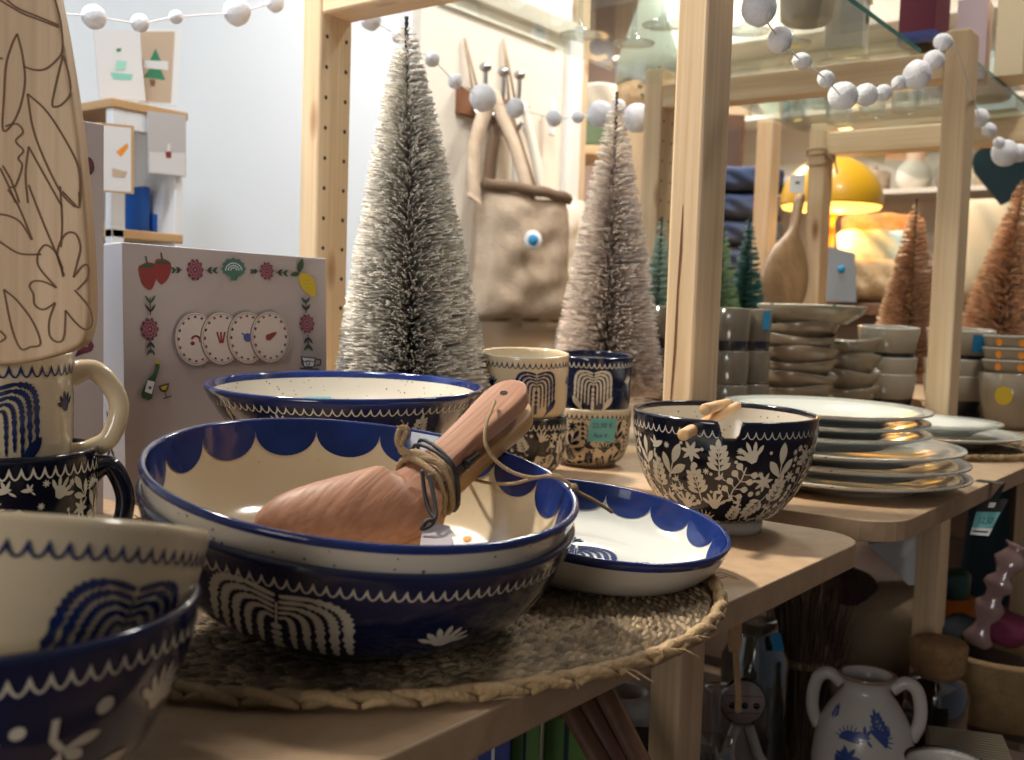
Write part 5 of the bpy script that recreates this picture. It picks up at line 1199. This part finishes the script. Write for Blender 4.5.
# dried grass bundle
m_dry = pbr('dried_grass', (.10, .065, .04), .9, island=.5); m_bark = pbr('pale_bark', (.22, .15, .09), .9, bump=(80, .6))
c = W(797, 745, 1.55); c.z = ZL; top = W(795, 600, 1.55).z
rg = random.Random(3); t = thing('dried_grass_bundle', 'shaggy brown dried grass bundle left of the painted jug', 'dried grass', c)
mb = MB()
for i in range(1500):
    a = rg.uniform(0, 2*PI); r = .052*math.sqrt(rg.random()); z0 = rg.uniform(0, (top-ZL)*.8); l = rg.uniform(.06, .13); b = Vector((r*math.cos(a), r*math.sin(a), z0)); d = Vector((math.cos(a)*rg.uniform(.0, .35)+rg.uniform(-.1, .1), math.sin(a)*rg.uniform(0, .35), 1)).normalized()*l; s = Vector((-math.sin(a), math.cos(a), 0))*.0011
    mb.add([b-s, b+s, b+d*.6+s*.8, b+d, b+d*.6-s*.8], [(0, 1, 2, 3, 4)])
mb.build('grass_blades', m_dry, t); mb = MB(); mb.tube(catmull([(.05*math.cos(i*PI/4), .05*math.sin(i*PI/4), .16) for i in range(8)], 3, True), .006, 6, closed=True); mb.build('binding', m_twine, t)
a, b = W(836, 690, 1.50), W(806, 592, 1.52); a = a+(a-b)*.62
mb = MB(); mb.tube([a, (a+b)/2, b, b+(b-a)*.08], [.0095, .0095, .009, .008], 10); tag(mb.build('driftwood_stick', m_bark, None), 'pale branch leaning between the grass bundle and the painted jug', 'stick')
# rolled cushion, knitted hat, white cloth
c = W(866, 668, 1.85); mb = MB(); Lr = .21; R = .085; vs = []; 
t = tag(MB().lathe([(0, -Lr/2), (R*.7, -Lr/2), (R, -Lr/2+.03), (R*1.02, 0), (R, Lr/2-.03), (R*.7, Lr/2), (0, Lr/2)], 28).build('bolster_cushion', pbr('dark_tan_cloth', (.34, .25, .155), .95, bump=(120, .9)), None, (c.x, c.y, W(880, 632, 1.85).z), FACE @ Quaternion((0, 1, 0), PI/2-.10)), 'tan furry bolster lying behind the painted jug', 'cushion')
zb = W(880, 632, 1.85).z-R*1.02
tt = thing('wooden_crate', 'dark wooden crate on the low shelf under the furry bolster', 'crate', (W(866, 668, 1.85).x, W(866, 668, 1.85).y, ZL), FACE)
for i in range(3): MB().box(-.105, .105, -.09, -.08, .02+i*(zb-ZL-.03)/3, .01+(i+1)*(zb-ZL-.03)/3, 0, .002).build('slat', m_walnut, tt)
MB().box(-.105, .105, -.08, .09, 0, zb-ZL-.001, 0, .003).build('crate_body', m_darkbrown, tt)
c = W(850, 590, 1.84); mb = MB(); mb.ball((0, 0, 0), .05, 0, 18, (1.2, .9, .75), .12); tag(mb.build('knitted_hat', pbr('dark_knit', (.07, .04, .035), .95, bump=(120, 1)), None, c), 'dark brown knitted hat on the furry bolster', 'hat')
P = [W(868, 545, 1.75), W(925, 535, 1.80), W(925, 585, 1.80), W(908, 585, 1.78), W(893, 568, 1.76)]; bk = [q+F0*.006+Vector((0, 0, .002)) for q in P]
MBc = MB().add(P+bk, [tuple(range(5)), tuple(range(5, 10))[::-1]]+[(i, (i+1) % 5, (i+1) % 5+5, i+5) for i in range(5)], 0, False); tag(MBc.build('white_cloth', pbr('white_linen', (.62, .66, .70), .9), None), 'white cloth corner hanging under the shelf left of the second post', 'cloth')
# orange bottle with a green cap, basket and its contents
c = W(944, 640, 1.98); c.z = ZL; h = W(946, 585, 2.05).z-ZL; R = .088
t = thing('orange_bottle', 'fat orange bottle with a dark green cap behind the second pine leg', 'bottle', c)
mb = MB(); mb.lathe([(0, 0), (R*.95, 0), (R, .02), (R, h*.82), (R*.85, h*.92), (R*.5, h), (0, h)], 40); mb.build('bottle_body', pbr('orange_plastic', (.55, .13, .01), .3), t)
mb = MB(); mb.lathe([(R*.42, h-.005), (R*.46, h), (R*.46, h+.042), (R*.4, h+.048), (0, h+.048)], 28); mb.build('bottle_cap', pbr('green_cap', (.01, .06, .045), .3), t)
c = W(1000, 735, 1.78); c.z = ZL; zr = W(1000, 645, 1.78).z-ZL
m_bask = pbr('woven_palm', (.27, .17, .075), .8, c2=(.36, .24, .11), nscale=30, bump=(200, .6))
mb = MB(); nz_ = 26; R = .125
prof = [(0, .0)]+[(R*(.8+.2*(i/nz_))+.0022*(i % 2), zr*i/nz_) for i in range(nz_+1)]+[(R-.006, zr+.004), (R-.012, zr), (R*.78, .01), (0, .01)]
t = thing('woven_basket', 'round woven basket holding dark scarves at the lower right', 'basket', c); mb.lathe(prof, 60, 0, lambda r, z, a: (r+(.0016*math.sin(a*30+z*400) if 0 < z < zr else 0), z)); mb.build('basket_body', m_bask, t)
for (x, y, d, r, sc, m, lb) in ((962, 634, 1.76, .045, (1.3, 1, .7), pbr('black_cloth', (.015, .018, .022), .9), 'black rolled scarf in the basket by the pine leg'), (1005, 628, 1.74, .045, (1.3, 1.1, .6), pbr('magenta_cloth', (.16, .02, .06), .9, bump=(80, .5)), 'magenta striped scarf in the basket'), (985, 668, 1.80, .07, (1.1, 1.1, .5), m_darkbrown, 'brown folded scarf at the bottom of the basket')):
    mb = MB(); mb.ball((0, 0, 0), r, 0, 16, sc, .1); tag(mb.build('rolled_scarf', m, None, W(x, y, d)), lb, 'scarf')
P = catmull([W(975, 645, 1.70), W(990, 605, 1.69), W(1003, 575, 1.68), W(1018, 545, 1.68)], 5); mb = MB(); mb.tube(P, [.013+.005*math.sin(i*1.7) for i in range(len(P))], 10, flat=(1.4, .5)); tag(mb.build('wrapped_stick', pbr('pinkish_cellophane', (.30, .19, .18), .15, .5), None), 'pinkish cellophane-wrapped stick standing in the basket', 'stick')
# dark hanging garments behind
for k, x in enumerate((985, 1008, 1032)):
    p = W(x, 560, 2.5); mb = MB(); mb.tube([(p.x, p.y, .02), (p.x, p.y, .4), (p.x+.01, p.y, .76)], [.06, .055, .03], 12, flat=(1, .5)); tag(mb.build('hanging_scarf', (m_tealcl, m_darkbrown, m_stripe)[k], None), ('dark teal', 'dark brown', 'black')[k]+' long scarf hanging behind the basket', 'scarf')
# cork jar, ridged crate, white dish
c = W(934, 730, 1.60); c.z = ZL; h = W(934, 668, 1.60).z-ZL
t = thing('cork_jar', 'dark glass jar with a cork stopper beside the second pine leg', 'jar', c); mb = MB(); mb.lathe([(0, 0), (.045, 0), (.048, .01), (.048, h*.75), (.040, h*.88), (.028, h*.93), (.028, h), (.025, h), (.025, h*.93), (.044, h*.74), (.044, .01), (0, .01)], 36); mb.build('jar_glass', clear('dark_jar_glass', (.35, .33, .32), .3), t)
mb = MB(); mb.lathe([(0, h-.01), (.030, h-.01), (.040, h+.002), (.042, h+.04), (.038, h+.045), (0, h+.045)], 28); mb.build('cork_stopper', pbr('cork', (.36, .22, .10), .9, c2=(.26, .14, .06), nscale=90), t)
p = W(972, 757, 1.42); zt_ = W(972, 735, 1.45).z
t = thing('ridged_crate', 'ridged grey cardboard crate in front of the woven basket', 'crate', (p.x, p.y, ZL), zrot(.35)); MB().box(-.055, .055, -.045, .055, 0, zt_-ZL-.006, 0, .002).build('crate_body', m_grey, t)
for i in range(12): MB().box(-.053+i*.009, -.049+i*.009, -.044, .054, zt_-ZL-.006, zt_-ZL, 0, .0008).build('ridge', m_beige, t)
p = W(944, 792, 1.20); mb = MB(); mb.lathe([(0, 0), (.03, 0), (.043, .03), (.045, .032), (.040, .03), (0, .008)], 36); zz = W(944, 760, 1.20).z-.032
o = tag(mb.build('white_dish', m_jug, None, (p.x, p.y, ZL)), 'pale dish low beside the ridged crate, its rim just in view', 'dish'); o.scale = (1, 1, (zz+.032-ZL)/.032)
# glass bottle with blue sticker, spoon and snowman ornament, candlestick
c = W(752, 730, 1.45); c.z = ZL; h = W(752, 618, 1.45).z-ZL
t = thing('tall_jar', 'tall clear glass jar with a blue sticker under the shelf corner', 'jar', c); mb = MB(); mb.lathe([(0, 0), (.042, 0), (.046, .008), (.046, h*.8), (.030, h*.92), (.028, h), (.026, h), (.028, h*.92), (.043, h*.8), (.043, .01), (0, .01)], 36); mb.build('jar_glass', clear('smoky_jar_glass', (.62, .66, .66), .3), t)
th = thcam(c)+.5; zz = W(766, 638, 1.42).z-ZL; mb = MB(); mb.add([((.0475-.008*max(0, j))*math.cos(th+.1*i), (.0475-.008*max(0, j))*math.sin(th+.1*i), zz+.022*(j-.5)) for i in range(5) for j in range(2)], [(i*2, i*2+2, i*2+3, i*2+1) for i in range(4)]); mb.build('blue_sticker', m_tealblue, t)
p = W(743, 702, 1.33); t = thing('wooden_ornament', 'pale wooden figure ornament with a dark-rimmed round head and dot buttons', 'ornament', (p.x, p.y, ZL), FACE); z0 = p.z-ZL
mb = MB(); mb.tube([(0, 0, z0), (0, .006, z0)], .030, 24); o = mb.build('ornament_rim', m_stripe, t)
m_palewood = pbr('pale_painted_wood', (.42, .33, .31), .7)
mb = MB(); mb.tube([(0, -.002, z0), (0, .008, z0)], .0275, 24); hd = mb.build('ornament_head', m_palewood, t)
for x in (-.014, .002, .017): mb = MB(); mb.tube([(x, -.003, z0-.004), (x, -.002, z0-.004)], .0042, 12); mb.build('dot', m_stripe, hd)
for z in (.008, -.014): MB().box(-.024, .024, -.0026, -.0019, z0+z, z0+z+.001).build('painted_line', m_leather, hd)
mb = MB(); mb.bm(slab([(-.035, 0), (.035, 0), (.025, .05), (.010, z0-.02), (-.010, z0-.02), (-.028, .05)], 0, .008, 0), 0, False, Matrix.Rotation(PI/2, 4, 'X') @ Matrix.Translation((0, 0, -.008))); mb.build('ornament_body', m_palewood, t)
for s in (-1, 1): mb = MB(); mb.tube([(s*.008, -.004, z0-.03), (s*.02, -.006, z0-.065), (s*.034, -.004, z0-.085)], .007, 8); mb.build('scarf_end', m_jug, t)
P = [W(735, 622, 1.26), W(735, 640, 1.26), W(736, 655, 1.26), W(738, 690, 1.26), W(738, 712, 1.26)]; P[0] = P[0]+Vector((0, 0, .05)); mb = MB(); mb.tube(catmull(P, 5), [.012*(1-.3*abs(i/20-.3)) if i < 9 else .0058 for i in range(21)], 12, flat=(.6, 1)); tag(mb.build('wooden_spoon', m_stick, None), 'slim wooden spoon hanging under the shelf in front of the figure ornament', 'spoon')
c = W(713, 770, 1.28); c.z = ZL; h = W(713, 683, 1.28).z-ZL
t = thing('glass_candlestick', 'clear glass candlestick rising beside the near pine leg', 'candlestick', c); mb = MB(); mb.lathe([(0, 0), (.03, 0), (.03, .006), (.007, .012), (.006, h*.35), (.012, h*.37), (.006, h*.40), (.006, h-.012), (.014, h-.006), (.015, h), (0, h)], 28); mb.build('glass_body', m_goblet, t)
c = W(712, 790, 1.16); c.z = ZL; h = W(712, 738, 1.16).z-ZL; mb = MB(); mb.lathe([(0, 0), (.02, 0), (.026, h*.6), (.022, h), (.020, h), (.024, h*.6), (0, .01)], 32); tag(mb.build('small_glass', m_goblet, None, c), 'small rounded glass in front of the glass candlestick', 'glass')
# left of the near pine leg
m_gcard = pbr('green_gift_card', (.12, .25, .06), .5)
for (x0, x1, yt, d, m, lb) in ((512, 541, 712, .98, m_gcard, 'bright green box under the mat shelf, left one'), (545, 592, 718, 1.03, m_gcard, 'bright green box under the mat shelf, right one'), (478, 511, 738, .95, m_bluep, 'dark blue box under the shelf left of the green boxes')):
    a, b = W(x0, yt, d), W(x1, yt, d); t = thing('gift_carton', lb, 'box', (a.x, a.y, ZL), FACE, None); MB().box(0, (b-a).length, 0, .06, 0, a.z-ZL, 0, .002).build('carton', m, t); MB().box((b-a).length*.42, (b-a).length*.52, -.0008, .0608, -.0+.001, a.z-ZL+.0008, 0).build('ribbon', m_tealcl if m == m_gcard else m_paper, t)
for k, (xa, ya, xb, yb) in enumerate(((566, 700, 618, 790), (582, 692, 640, 800), (600, 682, 655, 790))):
    a, b = W(xa, ya, .93+.012*k), W(xb, yb, .90+.012*k); d = (a-b).normalized(); a = a+d*.04; mb = MB(); mb.tube([a-d*((a.z-ZL-.012)/d.z), (a+b)/2, a], .016, 4, flat=(1, .45), mat=0); tag(mb.build('wooden_slat', m_walnut if k != 1 else pbr('reddish_wood', (.15, .06, .035), .5), None), ('dark wooden slat leaning under the shelf, nearest the green boxes', 'reddish wooden slat leaning between two dark ones', 'dark wooden slat leaning nearest the pine leg')[k], 'stake', None)  # loose wooden slats leaning under the shelf
c = W(622, 740, 1.22); c.z = ZL; h = W(622, 690, 1.22).z-ZL; mb = MB(); mb.lathe([(0, 0), (.05, 0), (.056, .01), (.05, h*.6), (.032, h*.9), (.030, h), (.026, h), (.04, h*.6), (0, .01)], 40); tag(mb.build('white_vase', m_jug, None, c), 'greyish white vase behind the leaning slats', 'vase')
c = W(650, 762, 1.12); c.z = ZL; h = W(650, 736, 1.12).z-ZL; mb = MB(); mb.box(-.03, .03, -.03, .03, 0, h, 0, .004); tag(mb.build('black_box', m_stripe, None, c, FACE), 'black box on the low shelf beside the near pine leg', 'box')
c = W(652, 712, 1.30); mb = MB(); mb.ball((0, 0, 0), .018, 0, 14); mb.tube([(0, 0, -.015), (0, 0, ZL-c.z)], .012, 8); tag(mb.build('red_candle', m_red, None, c), 'red round-topped candle just left of the near pine leg', 'candle')
# price tag on a black stand by the second shelf
t = thing('price_holder', 'black card price tag with a teal label hooked on the edge of the second shelf', 'price tag', W(1008, 575, 1.22)); O = t.location
P = [W(980, 499, 1.22), W(1009, 499, 1.22), W(989, 536, 1.20), W(970, 534.5, 1.20)]
def quad_at(P, s0, s1, t0, t1): f = lambda s, u: (P[0].lerp(P[1], s)).lerp(P[3].lerp(P[2], s), u); return [f(s0, t0), f(s1, t0), f(s1, t1), f(s0, t1)]
o = quadcard([q-O for q in P], m_paper, '', '', '', .0008).build('tag_card', m_blackm, t)
fwd = (CAM-P[0]).normalized()
for nm, q, m, e in (('teal_label', quad_at(P, .0, .95, .36, .80), m_teal, .0010), ('white_strip', quad_at(P, .0, .98, .80, 1.0), m_paper, .0008), ('white_logo', quad_at(P, .38, .62, .10, .24), m_paper, .0010)):
    s = MB().add([v-O+fwd*e for v in q], [(0, 1, 2, 3)], 0, False).build(nm, m, o)
tv, tf = text2d('12,50', 1.0); xm = max(v[0] for v in tv); q = quad_at(P, .18, .82, .50, .68)
MB().add([(q[3].lerp(q[2], u/xm)).lerp(q[0].lerp(q[1], u/xm), v/.72)-O+fwd*.0014 for u, v in tv], tf, 0, False).build('handwriting', m_ink, o)
MB().add([v-O+fwd*.0011 for v in quad_at(P, .1, .85, .88, .92)], [(0, 1, 2, 3)], 0, False).build('printed_line', m_line, o)
a, b = W(1010, 500, 1.235)-O, W(1004, 620, 1.235)-O
e = G(1004, 484)-O; MB().add([P[0].lerp(P[1], .35)-O, P[0].lerp(P[1], .65)-O, e+Vector((.010, 0, .001)), e+Vector((-.010, 0, .001)), e+Vector((-.010, .03, .001)), e+Vector((.010, .03, .001))], [(0, 1, 2, 3), (3, 2, 5, 4)], 0, False).build('shelf_clip', m_blackm, t)
# ------------------------------------------------------------------ light
wd = bpy.data.worlds.new('world'); scn.world = wd; wd.use_nodes = True
wd.node_tree.nodes['Background'].inputs[0].default_value = (.80, .86, 1, 1); wd.node_tree.nodes['Background'].inputs[1].default_value = .08
def area(loc, tgt, size, power, col, spread=180):
    l = bpy.data.lights.new('lamp', 'AREA'); l.shape = 'DISK'; l.size = size; l.energy = power; l.color = col; l.spread = math.radians(spread)
    o = bpy.data.objects.new('ceiling_or_fill_lamp', l); COL.objects.link(o); o.location = loc
    o.rotation_euler = (Vector(tgt)-Vector(loc)).to_track_quat('-Z', 'Y').to_euler(); return o
def spot(loc, tgt, size, blend, power, col, rad=.06):
    l = bpy.data.lights.new('spot', 'SPOT'); l.energy = power; l.color = col; l.spot_size = math.radians(size); l.spot_blend = blend; l.shadow_soft_size = rad
    o = bpy.data.objects.new('ceiling_spot_or_wash', l); COL.objects.link(o); o.location = loc
    o.rotation_euler = (Vector(tgt)-Vector(loc)).to_track_quat('-Z', 'Y').to_euler(); return o
spot((.50, 1.55, 2.68), (1.00, .42, .8), 47, .9, 300, (1, .92, .80), .10)
area((-1.9, .02, 1.30), (.7, .5, .9), 1.0, 20, (1, .95, .89))  # fill light added off to the left, no known source there
area((1.9, .1, 2.7), (1.9, .5, .8), .35, 17, (1, .95, .88))
area((2.9, 1.3, 2.7), (2.9, 1.0, .8), .4, 38, (1, .94, .86))
spot((.0, .75, 2.7), (.85, 1.8, 1.25), 84, .9, 120, (.80, .90, 1), .2)  # cool wash added to brighten the back wall, source unseen
spot((1.6, 1.1, 2.7), (2.2, 1.8, 1.35), 80, .9, 70, (1, .94, .86), .15)
area((3.9, 2.6, 2.7), (3.9, 2.4, .8), .5, 55, (1, .95, .88))
vs = scn.view_settings; vs.view_transform = 'Standard'; vs.look = 'None'; vs.gamma = 1; vs.use_curve_mapping = False; vs.exposure = 0.12
